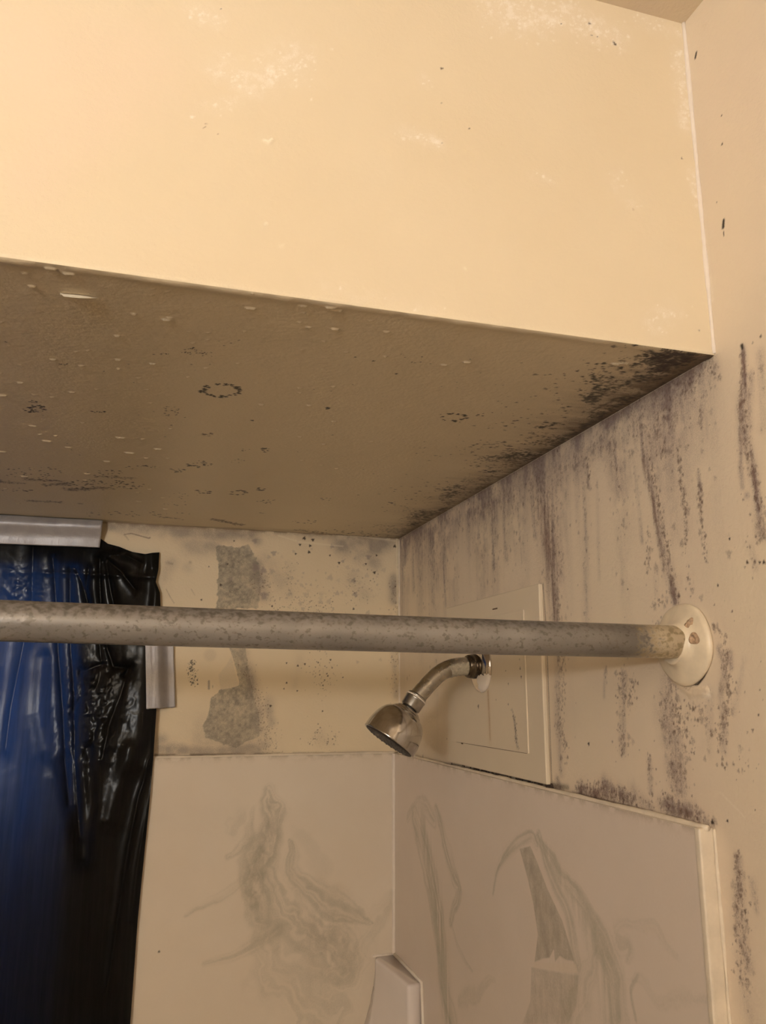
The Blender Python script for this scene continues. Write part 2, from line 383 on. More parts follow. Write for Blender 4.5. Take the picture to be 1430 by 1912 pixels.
    for pts, k in [([(1265, 830, 4), (1272, 890, 4), (1280, 960, 4), (1278, 1040, 4), (1290, 1110, 4)], 1), ([(1305, 885, 3), (1306, 920, 5), (1311, 990, 4), (1320, 1050, 3)], 1.2),
                   ([(1217, 880, 5), (1235, 970, 6), (1252, 1060, 6), (1262, 1130, 5)], 1), ([(1156, 910, 3), (1158, 960, 3), (1163, 1000, 3)], .5), ([(1210, 990, 5), (1212, 1060, 6)], .7),
                   ([(1387, 650, 4), (1383, 780, 6), (1398, 860, 8), (1420, 940, 8)], .8), ([(1095, 850, 4), (1100, 905, 4)], .8), ([(1330, 700, 8), (1332, 690, 6)], .7), ([(1316, 670, 10), (1290, 720, 14)], .5),
                   ([(1040, 1110, 6), (1050, 1220, 10), (1045, 1330, 9), (1058, 1430, 9)], .6), ([(1160, 1260, 10), (1160, 1400, 13)], .8), ([(1180, 1270, 10), (1178, 1310, 9)], .5),
                   ([(1252, 1250, 8), (1258, 1320, 14), (1280, 1390, 16), (1278, 1450, 14)], .8), ([(1335, 1170, 5), (1352, 1190, 5), (1360, 1280, 9), (1352, 1340, 10), (1340, 1410, 10), (1350, 1430, 8)], .9),
                   ([(1212, 1415, 6), (1215, 1490, 8)], .8), ([(1245, 1500, 20), (1300, 1530, 16)], 1.0), ([(1082, 1472, 10), (1180, 1492, 12)], 1.2), ([(1375, 1600, 8), (1385, 1700, 14), (1385, 1820, 14)], .6),
                   ([(1290, 1330, 16), (1330, 1380, 18)], .4), ([(1236, 1130, 10), (1210, 1130, 9), (1228, 1160, 8)], .6), ([(1395, 925, 8), (1400, 1050, 12)], .25), ([(1372, 1440, 18), (1390, 1400, 18)], .12)]:
        st(T, pts, k, wide=1.3)
    s.lay(s.scatter(T*(.15+fine)*sst(blot,.2,.6), 2000, .0004, .0015, .25, .8, 1.15), (0.15, .09, .07))
    s.lay(s.scatter(T**1.5, 110, .0010, .0019, .4, .8, 1.2), BROWN)
    s.lay(s.scatter(T*inside*sst(blot,.2,.6)+.5*A+.5*band, 1700, .0010, .0030, .15, .5, 1.2), (0.20, 0.14, 0.12))
    # stray specks over the damp part
    W = np.clip(vnoise(U, V, .12, .12, 9, 2)-.35, 0, 1)*(s.V < -.02)
    s.lay(s.scatter(W, 420, .0004, .0012, .3, .8), BROWN)
    # single marks in the dry upper part
    e = s.field(); st(e, [(1300, 98, 2.6), (1298, 108, 2.8)], 1, hard=2); st(e, [(1351, 411, 3.2), (1350, 424, 4.0)], 1, hard=2); st(e, [(1351, 433, 1.6), (1351, 440, 1.2)], 1, hard=2)
    st(e, [(1385, 645, 4), (1386, 650, 3)], 1, hard=2); s.lay(e, BLACK)
    s.lay(s.pxdots([(1347, 215, 1.8), (1348, 269, 2.4), (1338, 378, 1.5), (1420, 628, 3), (1405, 640, 2), (1340, 1093, 2.5), (1395, 1050, 3.5), (1418, 1050, 3), (1426, 1050, 4), (1362, 1006, 2.4), (1099, 1389, 3.5), (1172, 1100, 1.5), (1358, 1533, 3), (1410, 1512, 2), (1416, 1335, 2.2), (1330, 1535, 5)]), DARK)
    s.lay(s.stroke(s.field(), [(1315, 55, 3), (1318, 45, 3), (1312, 48, 2)], .12), (0.6, .45, .3))
    # pale scuffs and drips of paint
    sc = s.field(); st(sc, [(1345, 1480, 2), (1385, 1520, 2), (1392, 1530, 1)], .5); st(sc, [(1280, 80, 6), (1300, 320, 5), (1330, 560, 5)], .5); st(sc, [(1400, 1110, 1.5), (1408, 1090, 1.5)], .5)
    s.lay(sc*.6, WHITE)
    # cracked filler round the rod flange
    st2 = s.field(); st(st2, [(1327, 1232, 1.2), (1322, 1250, 1.6), (1315, 1262, 2.6), (1303, 1278, 2.6), (1292, 1279, 1.2), (1275, 1277, 1.0), (1258, 1268, .9), (1248, 1258, .8)], 1, hard=2)
    fl = s.field(); st(fl, [(1262, 1266, 12), (1290, 1290, 12), (1318, 1292, 9)], 1, hard=2)
    s.lay(fl*.55, (0.72, 0.58, 0.42)); s.lay(st2, DARK); s.disp -= fl*0.0012
    s.lay(s.stroke(s.field(), [(1262, 1272, .8), (1288, 1289, .8), (1293, 1280, .8)], .7), (0.4, .28, .18))
    s.lay(s.stroke(s.field(), [(1316, 1298, 5), (1326, 1300, 4)], .5), WHITE)
    # dark grime round the access plate and along the marble ledge
    g = s.field(); st(g, [(1014, 1090, 1.5), (1020, 1180, 2), (1030, 1460, 2)], .8); st(g, [(845, 1428, 2), (930, 1446, 5), (1030, 1466, 6), (1060, 1470, 5)], .9)
    s.lay(g*(0.4+.8*blot), DARK)
    g = s.field(); st(g, [(760, 1412, 3), (1000, 1462, 3), (1330, 1545, 3)], .8); s.lay(g*sst(blot, .3, .6), (0.13, .08, .06))
right_wall()
o = R.build('wall_right', M_right, ([YN], []), ([ZF, -1.2], [])); tag(o, kind='structure')

# ---- soffit underside --------------------------------------------------------
U_ = Surf(2, 0.0, np.arange(-0.68, -1e-5, 0.00075), np.arange(-D, -1e-5, 0.0010)); U_.us[-1] = 0.0; U_.vs[-1] = 0.0
def underside():
    s = U_; U, V = s.us, s.vs; st = s.stroke
    blot = vnoise(U, V, .02, .03, 21, 4); fine = vnoise(U, V, .004, .005, 22, 3); big = vnoise(U, V, .10, .12, 23, 3)
    dx = -s.U; dy = -s.V
    # mould band along the right-hand wall, widest at the front corner
    wd = 0.020+0.030*vnoise(np.array([0., 1.]), V, 1, .05, 24, 3)[:1]
    bandR = np.exp(-(dx/wd)**1.3)
    colony = sst(big, .36, .66)
    s.lay(np.clip(bandR*(0.1+1.5*vnoise(U, V, .02, .006, 29, 3))*1.05*(.75+.5*sst(s.V, -.5, -.75)), 0, .9), (0.13, .085, .045))
    dens = np.exp(-(dx/(wd*1.25))**1.6)*np.clip(blot*2-.7, 0, 1)**1.3*(0.4+colony)
    # photo: separate colonies reaching out from the band
    C = s.field()
    for pts, k in [([(1245, 665, 28)], 1.6), ([(1225, 690, 12), (1270, 670, 20)], 1.2), ([(1115, 715, 16), (1100, 745, 14)], .9), ([(1150, 715, 18), (1200, 700, 18)], .5), ([(1020, 795, 15), (1035, 790, 12)], .9),
                   ([(1060, 765, 12)], .3), ([(940, 855, 14), (975, 850, 14)], .9), ([(920, 880, 8)], .4), ([(850, 912, 14), (830, 925, 12)], .8), ([(780, 965, 10), (800, 955, 10)], .8), ([(1060, 830, 10), (1120, 780, 12)], .9),
                   ([(1170, 745, 8), (1090, 800, 9), (1000, 858, 8)], 1.0), ([(760, 985, 6), (850, 935, 6)], .8), ([(735, 940, 8)], .15)]:
        st(C, pts, k, wide=1.45)
    C *= sst(fine*.5+blot*.5, .38, .68)*1.3
    s.lay(s.scatter(dens*.8+C*.9, 4600, .0007, .0024, .5, 1.0, .75), (0.05, .03, .018))
    s.lay(s.scatter(C, 900, .0013, .0036, .75, 1.0, .55), BLACK)
    s.lay(sst(C, .4, 1.5)*.5*sst(fine, .25, .6), DARK)
    s.lay(np.exp(-(dx/.006)**2)*(.35+.5*blot), (.12, .08, .05))
    # arc-shaped colonies near the wall
    a = s.field(); st(a, [(1145, 745, 3), (1180, 738, 4), (1200, 740, 2)], .9); st(a, [(1100, 770, 4), (1145, 748, 4)], .7); st(a, [(1290, 668, 3), (1330, 662, 2)], .8); s.lay(a*(.4+fine), DARK)
    # back edge: thin brown smears running along the window wall
    s.lay(np.exp(-(dy/.018)**1.5)*sst(vnoise(U, V, .05, .006, 25, 3), .42, .7)*.75, (.20, .13, .06))
    s.lay(np.exp(-(dy/.006)**1.5)*.5, (.22, .15, .08))
    sm = s.field()
    for pts, k in [([(50, 895, 9), (110, 898, 8)], .6), ([(90, 905, 8), (125, 903, 10)], .7), ([(130, 914, 9), (200, 911, 8)], .8), ([(5, 900, 8), (38, 902, 7)], .6), ([(200, 890, 8), (250, 893, 6)], .4), ([(60, 935, 7), (110, 938, 6)], .6), ([(150, 940, 5)], .4), ([(400, 970, 8), (450, 980, 6)], .8), ([(560, 990, 9), (650, 1002, 8)], .5), ([(300, 965, 8), (330, 968, 6)], .4),
                   ([(380, 812, 7), (392, 812, 5)], .4), ([(10, 640, 7)], .25), ([(490, 958, 5)], .35)]:
        st(sm, pts, k)
    s.lay(sm*sst(fine, .25, .7)*.85, (.17, .10, .06))
    s.lay(s.scatter(sm, 900, .0006, .0022, .5, .95), (.09, .055, .03))
    # rings and patches of specks, as (px, py, radius x, radius y, count, size, hollow)
    P = []
    for (cx, cy, rx, ry, n, sz, hol) in [(413, 729, 40, 13, 75, 1.7, .72), (355, 655, 22, 8, 26, .9, .4), (300, 661, 16, 3, 9, .8, 0), (385, 662, 16, 5, 8, 1, 0), (428, 637, 22, 4, 6, .8, 0), (65, 763, 22, 8, 36, 1.5, .3),
            (60, 750, 14, 3, 8, 1, 0), (185, 768, 16, 3, 14, 1.1, 0), (318, 768, 20, 9, 30, 1.0, 0), (240, 680, 0, 0, 1, 1, 0), (372, 867, 24, 7, 26, 1.5, .3), (330, 878, 16, 4, 14, 1.3, 0), (260, 872, 32, 4, 14, 1.2, 0), (495, 840, 10, 5, 14, 1.4, .4),
            (460, 841, 14, 3, 5, .8, 0), (447, 861, 16, 4, 9, .8, .5), (380, 918, 16, 4, 12, 1.7, .2), (445, 920, 18, 5, 16, 1.7, .6), (490, 913, 12, 3, 8, 1.7, 0), (497, 936, 22, 5, 14, 1.1, .3), (608, 933, 12, 4, 6, 1.1, 0),
            (848, 779, 26, 8, 26, 1.6, .7), (900, 775, 14, 6, 6, 1, 0), (612, 762, 5, 3, 5, 1.7, 0), (118, 680, 8, 2, 5, 1, 0), (200, 885, 40, 8, 30, 1.2, 0), (240, 905, 30, 8, 36, 1.2, 0), (60, 885, 60, 14, 40, 1.2, 0), (30, 915, 30, 4, 12, 1.3, 0),
            (180, 905, 60, 10, 60, 1.3, 0), (340, 925, 40, 6, 10, 1, 0), (330, 940, 30, 5, 8, 1, 0), (570, 975, 26, 4, 12, 1.2, 0), (750, 665, 40, 8, 6, .8, 0), (790, 682, 30, 8, 4, .8, 0), (935, 760, 30, 14, 5, .8, 0), (700, 800, 200, 90, 16, .7, 0), (250, 750, 220, 120, 22, .7, 0),
            (900, 700, 120, 40, 10, .7, 0), (640, 995, 50, 7, 36, 1.2, 0), (700, 1000, 30, 5, 16, 1.2, 0), (250, 960, 110, 6, 34, 1.2, 0), (1060, 700, 14, 4, 4, 1, 0)]:
        for _ in range(n):
            t = rng.random()*6.283; q = (hol+(1-hol)*rng.random())**.5 if hol == 0 else hol+(1-hol)*rng.random()
            P.append((cx+rx*q*math.cos(t), cy+ry*q*math.sin(t), 1.8*sz*(.5+.9*rng.random())))
    s.lay(s.pxdots(P, 1), (.03, .018, .012))
    s.lay(s.pxdots([(471, 785, 3.6), (697, 674, 3.0), (663, 667, 2.4), (413, 742, 4.0), (448, 735, 3), (740, 698, 3), (320, 794, 2.3), (613, 763, 3), (418, 645, 1.6), (270, 800, 1.5)], 1), BLACK)
    # chips and drips of paint standing proud of the surface
    ch = s.field(); ch2 = s.field()
    for x, y, r in [(312, 597, 4), (318, 593, 3), (47, 509, 3), (60, 534, 3), (576, 611, 2.6), (722, 619, 2.6), (626, 614, 3), (626, 578, 6), (618, 572, 5), (468, 575, 4), (567, 571, 3), (250, 586, 2), (219, 627, 2.4), (38, 714, 3), (6, 738, 3), (100, 671, 2.5), (220, 671, 2.5),
                    (153, 683, 2.5), (66, 737, 2.5), (135, 732, 2.4), (285, 679, 2.4), (385, 687, 2), (62, 795, 3), (88, 823, 3.5), (128, 835, 3), (225, 817, 4), (242, 845, 4), (295, 838, 3), (5, 843, 3), (260, 706, 2), (46, 889, 3), (200, 861, 3), (163, 884, 2.6), (872, 676, 3), (829, 681, 3), (560, 724, 2),
                    (577, 757, 2), (488, 755, 2), (624, 787, 2), (560, 815, 1.6), (605, 829, 1.6), (1165, 678, 4), (1150, 679, 4), (720, 665, 1.5), (260, 936, 2.5), (310, 950, 2.5), (95, 500, 5), (130, 510, 5)]:
        e = .7+.5*rng.random(); st(ch, [(x-r*1.6, y-r*.15, r*.7*e), (x+r*1.6, y+r*.15, r*.5*e)], 1)
    st(ch2, [(140, 556, 1.2), (168, 557, 1.0)], .5, hard=2)
    r2 = np.random.default_rng(5)
    for _ in range(60):
        x, y = r2.random()*700, 520+r2.random()*420; st(ch, [(x-2.5, y, 1.1), (x+2.5, y, 1.1)], .8)
    s.lay(ch*.45, (.86, .76, .58)); s.lay(ch2*.95, (.95, .85, .66))
    s.disp -= ch*.0014
    # dried runs and bumps under the paint near the front edge
    sag = vnoise(U, V, .012, .012, 27, 2); s.disp -= .0008*np.clip(sag-.6, 0, 1)*sst(-s.V, .5, .78)
    s.disp += (-.0016*np.exp(-((s.V+D-.004)/.004)**2))*(vnoise(U, np.array([0., 1.]), .02, 1, 28, 3)[:, :1])
    s.disp[:, 0] = 0; s.disp[-1] = 0; s.disp[:, -1] = 0
underside()
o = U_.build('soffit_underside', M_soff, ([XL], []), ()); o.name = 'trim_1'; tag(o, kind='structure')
def flake():
    T = [(112, 550, 548), (120, 549, 556), (135, 550, 558), (150, 551.5, 559), (162, 553, 559), (172, 555, 558.5), (184, 556.4, 557.6)]
    V, F = [], []
    for px, a, b in T:
        P = ray(px, a, 2, -.0006); V.append(tuple(P)); Q = P+UP*0-np.array([0, .0010, (b-a)*mpp(P)*.9]); V.append(tuple(Q))
    n = len(T)*2; V += [(x, y+.0006, z) for x, y, z in V]
    for i in range(len(T)-1):
        F += [(2*i, 2*i+1, 2*i+3, 2*i+2), (n+2*i, n+2*i+2, n+2*i+3, n+2*i+1), (2*i+1, n+2*i+1, n+2*i+3, 2*i+3)]
    link('paint_chip', mesh('paint_chip', V, F), simple('pale_paint_chip', (.90, .80, .62), .5, 0, 200, .1, .2), o)
flake()

# ---- soffit front face ---------------------------------------------------------
F_ = Surf(1, -D, np.arange(-0.62, -1e-5, 0.0012), np.arange(0, ZC-1e-5, 0.0012)); F_.us[-1] = 0.0; F_.vs[-1] = ZC
def face():
    s = F_; st = s.stroke; U, V = s.us, s.vs
    f = vnoise(U, V, .006, .006, 31, 3); b = vnoise(U, V, .05, .05, 32, 3)
    pk = s.field(); st(pk, [(60, 120, 140), (250, 120, 110), (60, 330, 70)], 1); s.lay(pk*.35, (.84, .66, .52))
    w = s.field()
    for pts, k in [([(370, 20, 22), (400, 40, 18)], .9), ([(410, 130, 30), (470, 150, 34), (560, 110, 36)], .8), ([(400, 200, 20), (440, 190, 20)], .5), ([(755, 245, 14), (820, 268, 12)], 1), ([(790, 150, 14)], .5), ([(930, 20, 40), (1060, 35, 40), (1150, 70, 26)], 1.1), ([(1200, 40, 20), (1260, 60, 16)], .6), ([(1265, 100, 14), (1280, 240, 16)], .8),
                   ([(1290, 320, 10), (1300, 380, 8)], .6), ([(1220, 600, 26), (1260, 580, 20)], .5), ([(1150, 340, 30), (1180, 380, 24)], .3), ([(600, 545, 30), (820, 580, 12)], .2), ([(1000, 330, 14), (1040, 340, 10)], .3)]:
        st(w, pts, k)
    s.lay(w*(.18+.5*sst(f, .5, .75)), (.93, .83, .70))
    s.lay(s.scatter(w**1.2, 520, .0005, .0016, .3, .8), (.95, .86, .74))
    c = s.field(); st(c, [(494, 262, 3), (502, 266, 3.5), (508, 260, 3)], 1); st(c, [(497, 418, 3.5)], .9); st(c, [(868, 502, 4)], .5); st(c, [(525, 460, 4), (530, 456, 2)], .3); s.lay(c*.8, (.95, .86, .68)); s.disp -= c*.0012
    s.lay(s.pxdots([(385, 232, 2), (380, 238, 1.6), (389, 239, 1.6), (383, 236, 1.4), (407, 250, 1.8)], .8), (.3, .2, .1))
    s.lay(s.pxdots([(825, 128, 3.0), (1101, 44, 3.0), (1148, 82, 3.6), (1146, 79, 2.6), (1104, 66, 1.8), (1115, 69, 1.6), (1048, 44, 1.6), (876, 239, 1.6), (1273, 296, 2.4), (826, 266, 1.6), (823, 192, 1.2), (412, 17, 1.6), (1305, 617, 2)], .95), (.08, .04, .02))
    s.lay(s.pxdots([(1182, 391, 3), (983, 339, 1.6), (990, 540, 1)], .5), (.45, .3, .15))
    # rolled lower edge, its bright highlight painted in as a paler tone
    e = np.exp(-((s.V)/.004)**2)*np.ones(s.shape); s.disp -= e*.0011*(vnoise(U, np.array([0., 1.]), .02, 1, 33, 3)[:, :1]); s.lay(e*.35, (.88, .76, .56))
    s.disp[:, 0] = 0; s.disp[-1] = 0
face()
o = F_.build('wall_soffit', M_face, ([XL], []), ()); tag(o, kind='structure')

# ---- back wall with the window ---------------------------------------------------
WIN = (-1.16, -0.505, -0.95, -0.075)
K = Surf(1, 0.0, np.concatenate([[WIN[1]], np.arange(-0.50, -1e-5, 0.0009)]), np.concatenate([[-0.95, -0.36], np.arange(-0.352, -1e-5, 0.0009)])); K.us[-1] = 0; K.vs[-1] = 0
K.vs = np.unique(np.concatenate([K.vs, [WIN[3]]])); K.__init__(1, 0.0, K.us, K.vs)
def back_wall():
    s = K; U, V = s.us, s.vs; st = s.stroke
    blot = vnoise(U, V, .02, .02, 41, 4); fine = vnoise(U, V, .004, .004, 42, 3); med = vnoise(U, V, .009, .009, 43, 3)
    h = s.field()
    for pts, k in [([(210, 985, 12), (300, 990, 14), (400, 1000, 14), (470, 1000, 12)], .65), ([(360, 1015, 22), (400, 1020, 16)], .5), ([(470, 1000, 10), (480, 1010, 9)], .5), ([(640, 1015, 20), (690, 1020, 22), (720, 1015, 14)], .85), ([(670, 1035, 16), (700, 1050, 14)], .55), ([(735, 1080, 9), (735, 1120, 9)], .75),
                   ([(480, 1060, 16), (490, 1110, 14)], .6), ([(495, 1040, 10), (530, 1090, 22)], .25), ([(540, 1060, 12), (540, 1110, 10)], .2), ([(660, 1080, 18), (680, 1110, 14)], .22), ([(300, 1100, 16), (320, 1050, 14)], .25),
                   ([(455, 1220, 10), (470, 1280, 14), (480, 1340, 16), (490, 1390, 16)], .6), ([(500, 1310, 12), (505, 1350, 10)], .45), ([(395, 1390, 50), (470, 1395, 40)], .42), ([(300, 1398, 12), (380, 1402, 12), (480, 1398, 14)], .75), ([(300, 1385, 14)], .5), ([(235, 985, 14), (300, 985, 10)], .6), ([(330, 990, 20)], .5), ([(735, 1220, 6), (738, 1260, 6), (740, 1300, 6)], .4),
                   ([(560, 1230, 9), (550, 1280, 7)], .12), ([(600, 1380, 14), (620, 1390, 10)], .15), ([(350, 1060, 10)], .25)]:
        st(h, pts, k)
    s.lay(np.clip(h*(.5+1.8*(blot-.25)), 0, .8)*.95, (.30, .25, .21))
    # grey patches where a layer of paint has come off
    top = s.poly([(404, 1022), (418, 1018), (440, 1024), (462, 1018), (478, 1040), (486, 1080), (484, 1135), (404, 1138), (408, 1080)], 7)
    mid = s.poly([(428, 1206), (458, 1206), (462, 1240), (472, 1290), (448, 1284), (438, 1240)], 4)
    low = s.poly([(396, 1302), (412, 1288), (446, 1280), (470, 1286), (482, 1330), (486, 1372), (440, 1396), (384, 1378), (378, 1355), (390, 1335)], 7)
    ng = vnoise(U, V, .007, .007, 47, 4)
    rag = lambda m, k: sst(m+(ng-.5)*k, .38, .62)
    rt_ = 1-.75*sst(s.U-s.uv(452, 1080)[0], 0, .035)*(1-ng)
    patch = np.clip(rag(top, .9)*rt_+rag(mid, .7)*.8+rag(low, .7)*(1-.55*sst(s.U-s.uv(455, 1340)[0], 0, .03)*(1.2-ng)), 0, 1)
    s.lay(patch*(.55+.75*(fine-.3))*(.7+.6*blot), (.25, .22, .175))
    s.lay(s.poly([(408, 1260), (424, 1240), (432, 1225), (446, 1280), (412, 1290)], 2)*.25, (.45, .40, .33))
    s.lay(s.stroke(s.field(), [(392, 1223, 12)], .25, hard=3), (.45, .36, .28))
    s.lay(s.scatter(top+low, 500, .0004, .0011, .2, .6), (.60, .52, .38))
    # soft round spots
    Q = s.field(); st(Q, [(520, 1080, 70), (660, 1090, 80)], 1); s.lay(s.scatter(Q, 130, .0016, .005, .1, .32), HAZE)
    s.lay(s.pxdots([(477, 1060, 7), (492, 1065, 6), (493, 1112, 8), (511, 1033, 5), (476, 1010, 5), (620, 1020, 4), (640, 1048, 3), (688, 1040, 5), (660, 1084, 5), (663, 1110, 5)], .55), HAZE)
    # dark specks
    s.lay(s.pxdots([(568, 1005, 3.2), (584, 1008, 3), (560, 1017, 2.4), (579, 1019, 2.6), (577, 1031, 2.8), (552, 1034, 2), (616, 1037, 1.8), (633, 1051, 2.4), (699, 1069, 2.8), (703, 1037, 2), (683, 1053, 2), (737, 1020, 3), (738, 1095, 1.6), (508, 1132, 1.8), (376, 1120, 1.8), (412, 1092, 2.4), (390, 1058, 1.4),
                           (660, 1137, 2), (556, 1243, 2), (569, 1240, 2), (535, 1238, 1.6), (617, 1232, 1.8), (612, 1262, 1.6), (610, 1258, 1.4), (594, 1237, 1.4), (535, 1275, 1.8), (530, 1286, 1.4), (555, 1290, 1.6), (602, 1328, 1.6), (620, 1247, 1.4), (603, 1280, 1.5), (606, 1270, 1.3), (597, 1260, 1.3), (640, 1265, 1.2), (505, 1318, 2.4), (594, 1352, 1.2), (592, 1368, 1.2), (621, 1380, 1.4), (437, 1010, 1.5), (425, 1053, 1.6)], .95), DARK)
    W = s.field(); st(W, [(480, 1300, 14), (505, 1390, 16)], 1); st(W, [(490, 1090, 18)], .8); st(W, [(540, 1060, 12), (538, 1100, 8)], .6); st(W, [(600, 1250, 26), (610, 1280, 20)], .35); st(W, [(590, 1380, 16), (620, 1380, 14)], .5); st(W, [(670, 1100, 30)], .3); st(W, [(450, 1240, 10), (470, 1280, 12)], .6); st(W, [(736, 1080, 8), (738, 1300, 7)], .6); st(W, [(600, 1132, 20), (520, 1130, 18)], .5)
    s.lay(s.scatter(W, 1100, .0004, .0013, .3, .75), BROWN)
    # black smudge, grey dash, scratches
    g = s.field(); st(g, [(358, 1238, 5), (362, 1262, 7), (360, 1275, 6)], 1); s.lay(s.scatter(g, 90, .0005, .0016, .6, 1), BLACK)
    g = s.field(); st(g, [(390, 1272, 2), (390, 1286, 2)], 1, hard=3); st(g, [(397, 1280, .8), (397, 1284, .8)], 1); s.lay(g*.7, (.22, .18, .15))
    g = s.field(); st(g, [(232, 998, .8), (245, 996, 1), (278, 1005, 1), (280, 1004, 1.2)], 1); st(g, [(232, 998, 1.5), (240, 1008, 1)], .5); s.lay(g*.8, (.14, .08, .06))
    g = s.field(); st(g, [(310, 1100, .7), (318, 1115, .7), (325, 1126, .7)], 1); st(g, [(357, 1100, .6), (364, 1112, .6)], .7); st(g, [(312, 1050, 3), (322, 1053, 2)], .8); st(g, [(355, 1050, 3)], .8); s.lay(g*.55*(.4+fine), (.22, .14, .1))
    # dirty joints: soffit, corner, marble ledge
    s.lay(np.exp(s.V/.004)*(.25+.6*sst(blot, .35, .6)), (.20, .13, .08))
    s.lay(np.exp(s.U/.003)*(.15+.5*sst(med, .45, .6)), (.25, .17, .11))
    e = s.field(); st(e, [(290, 1411, 3), (500, 1409, 3), (620, 1407, 2.4), (742, 1405, 1.5)], 1); s.lay(e*sst(vnoise(U, V, .02, .02, 46, 3), .35, .55)*.85, (.13, .085, .05))
    # pale ragged line of caulk and cracks near the top right
    e = s.field(); st(e, [(520, 1000, 1.5), (560, 1012, 2), (640, 1020, 1.2)], .7); st(e, [(600, 992, 2), (740, 1010, 2)], .6); st(e, [(741, 1000, 2.0), (742, 1130, 1.6)], .8); s.lay(e*.6, (.9, .8, .6))
back_wall()
o = K.build('wall_back', M_back, ([XL, WIN[0]], []), ([ZF], []), hole=WIN); tag(o, kind='structure')

# ---- rest of the room --------------------------------------------------------------
def quad(name, pts, m, flip=False):
    f = [(0, 1, 2, 3)] if not flip else [(3, 2, 1, 0)]
    return tag(link(name, mesh(name, pts, f), m), kind='structure')
quad('floor', [(XL, YN, ZF), (0, YN, ZF), (0, 0, ZF), (XL, 0, ZF)], M_floor)
quad('ceiling', [(XL, YN, ZC), (XL, -D, ZC), (0, -D, ZC), (0, YN, ZC)], M_ceil)
bm = bmesh.new(); box_bm(bm, (XL-.10, YN-.1, ZF), (XL, .10, ZC)); tag(link('wall_left', bmesh_to('wall_left', bm), M_plain), kind='structure')
bm = bmesh.new(); box_bm(bm, (XL, YN-.10, ZF), (0.1, YN, ZC)); tag(link('wall_front', bmesh_to('wall_front', bm), M_plain), kind='structure')
# soffit body above the underside so nothing leaks in
bm = bmesh.new(); box_bm(bm, (XL, -D+.012, .012), (0, 0.1, ZC)); tag(link('trim_2', bmesh_to('trim_2', bm), M_plain), kind='structure')
# window: reveal, frame, glass
def window():
    x0, x1, z0, z1 = WIN; dpt = .11
    bm = bmesh.new()
    for lo, hi in [((x0-.03, .0005, z0-.03), (x0, dpt, z1+.03)), ((x1, .0005, z0-.03), (x1+.03, dpt, z1+.03)), ((x0, .0005, z0-.03), (x1, dpt, z0)), ((x0, .0005, z1), (x1, dpt, z1+.03))]:
        box_bm(bm, lo, hi)
    root = tag(link('window_1', bmesh_to('window_1', bm), M_plain), kind='structure')
    wm = simple('white_window_vinyl', (.7, .68, .66), .35)
    bm = bmesh.new()
    for lo, hi in [((x0, .06, z0), (x0+.035, .10, z1)), ((x1-.035, .06, z0), (x1, .10, z1)), ((x0+.035, .06, z0), (x1-.035, .10, z0+.035)), ((x0+.035, .06, z1-.035), (x1-.035, .10, z1)), ((x0+.30, .065, z0+.035), (x0+.33, .095, z1-.035))]:
        box_bm(bm, lo, hi, .003)
    link('window_frame', bmesh_to('window_frame', bm), wm, root)
    gm, nt, bs = mat('window_glass'); out = nt.nodes['Material Output']
    tr = nd(nt, 'ShaderNodeBsdfTransparent'); gl = nd(nt, 'ShaderNodeBsdfGlossy'); gl.inputs['Roughness'].default_value = .02
    mx = nd(nt, 'ShaderNodeMixShader'); mx.inputs[0].default_value = .08
    nt.links.new(tr.outputs[0], mx.inputs[1]); nt.links.new(gl.outputs[0], mx.inputs[2]); nt.links.new(mx.outputs[0], out.inputs[0])
    bm = bmesh.new(); box_bm(bm, (x0+.035, .079, z0+.035), (x1-.035, .083, z1-.035)); link('window_pane', bmesh_to('window_pane', bm), gm, root)
    # unseen dark sheet added over the lower window to dim the daylight there
    sm, nt, bs = mat('daylight_dimmer'); out = nt.nodes['Material Output']; bs.inputs['Base Color'].default_value = (.02, .02, .025, 1); bs.inputs['Roughness'].default_value = .8
    tr = nd(nt, 'ShaderNodeBsdfTransparent'); mx = nd(nt, 'ShaderNodeMixShader'); mx.inputs[0].default_value = .82
    nt.links.new(tr.outputs[0], mx.inputs[1]); nt.links.new(bs.outputs[0], mx.inputs[2]); nt.links.new(mx.outputs[0], out.inputs[0])
    bm = bmesh.new(); box_bm(bm, (x0+.001, .094, z0+.001), (x1-.001, .0955, -.43)); link('daylight_dimmer', bmesh_to('daylight_dimmer', bm), sm, root)
window()

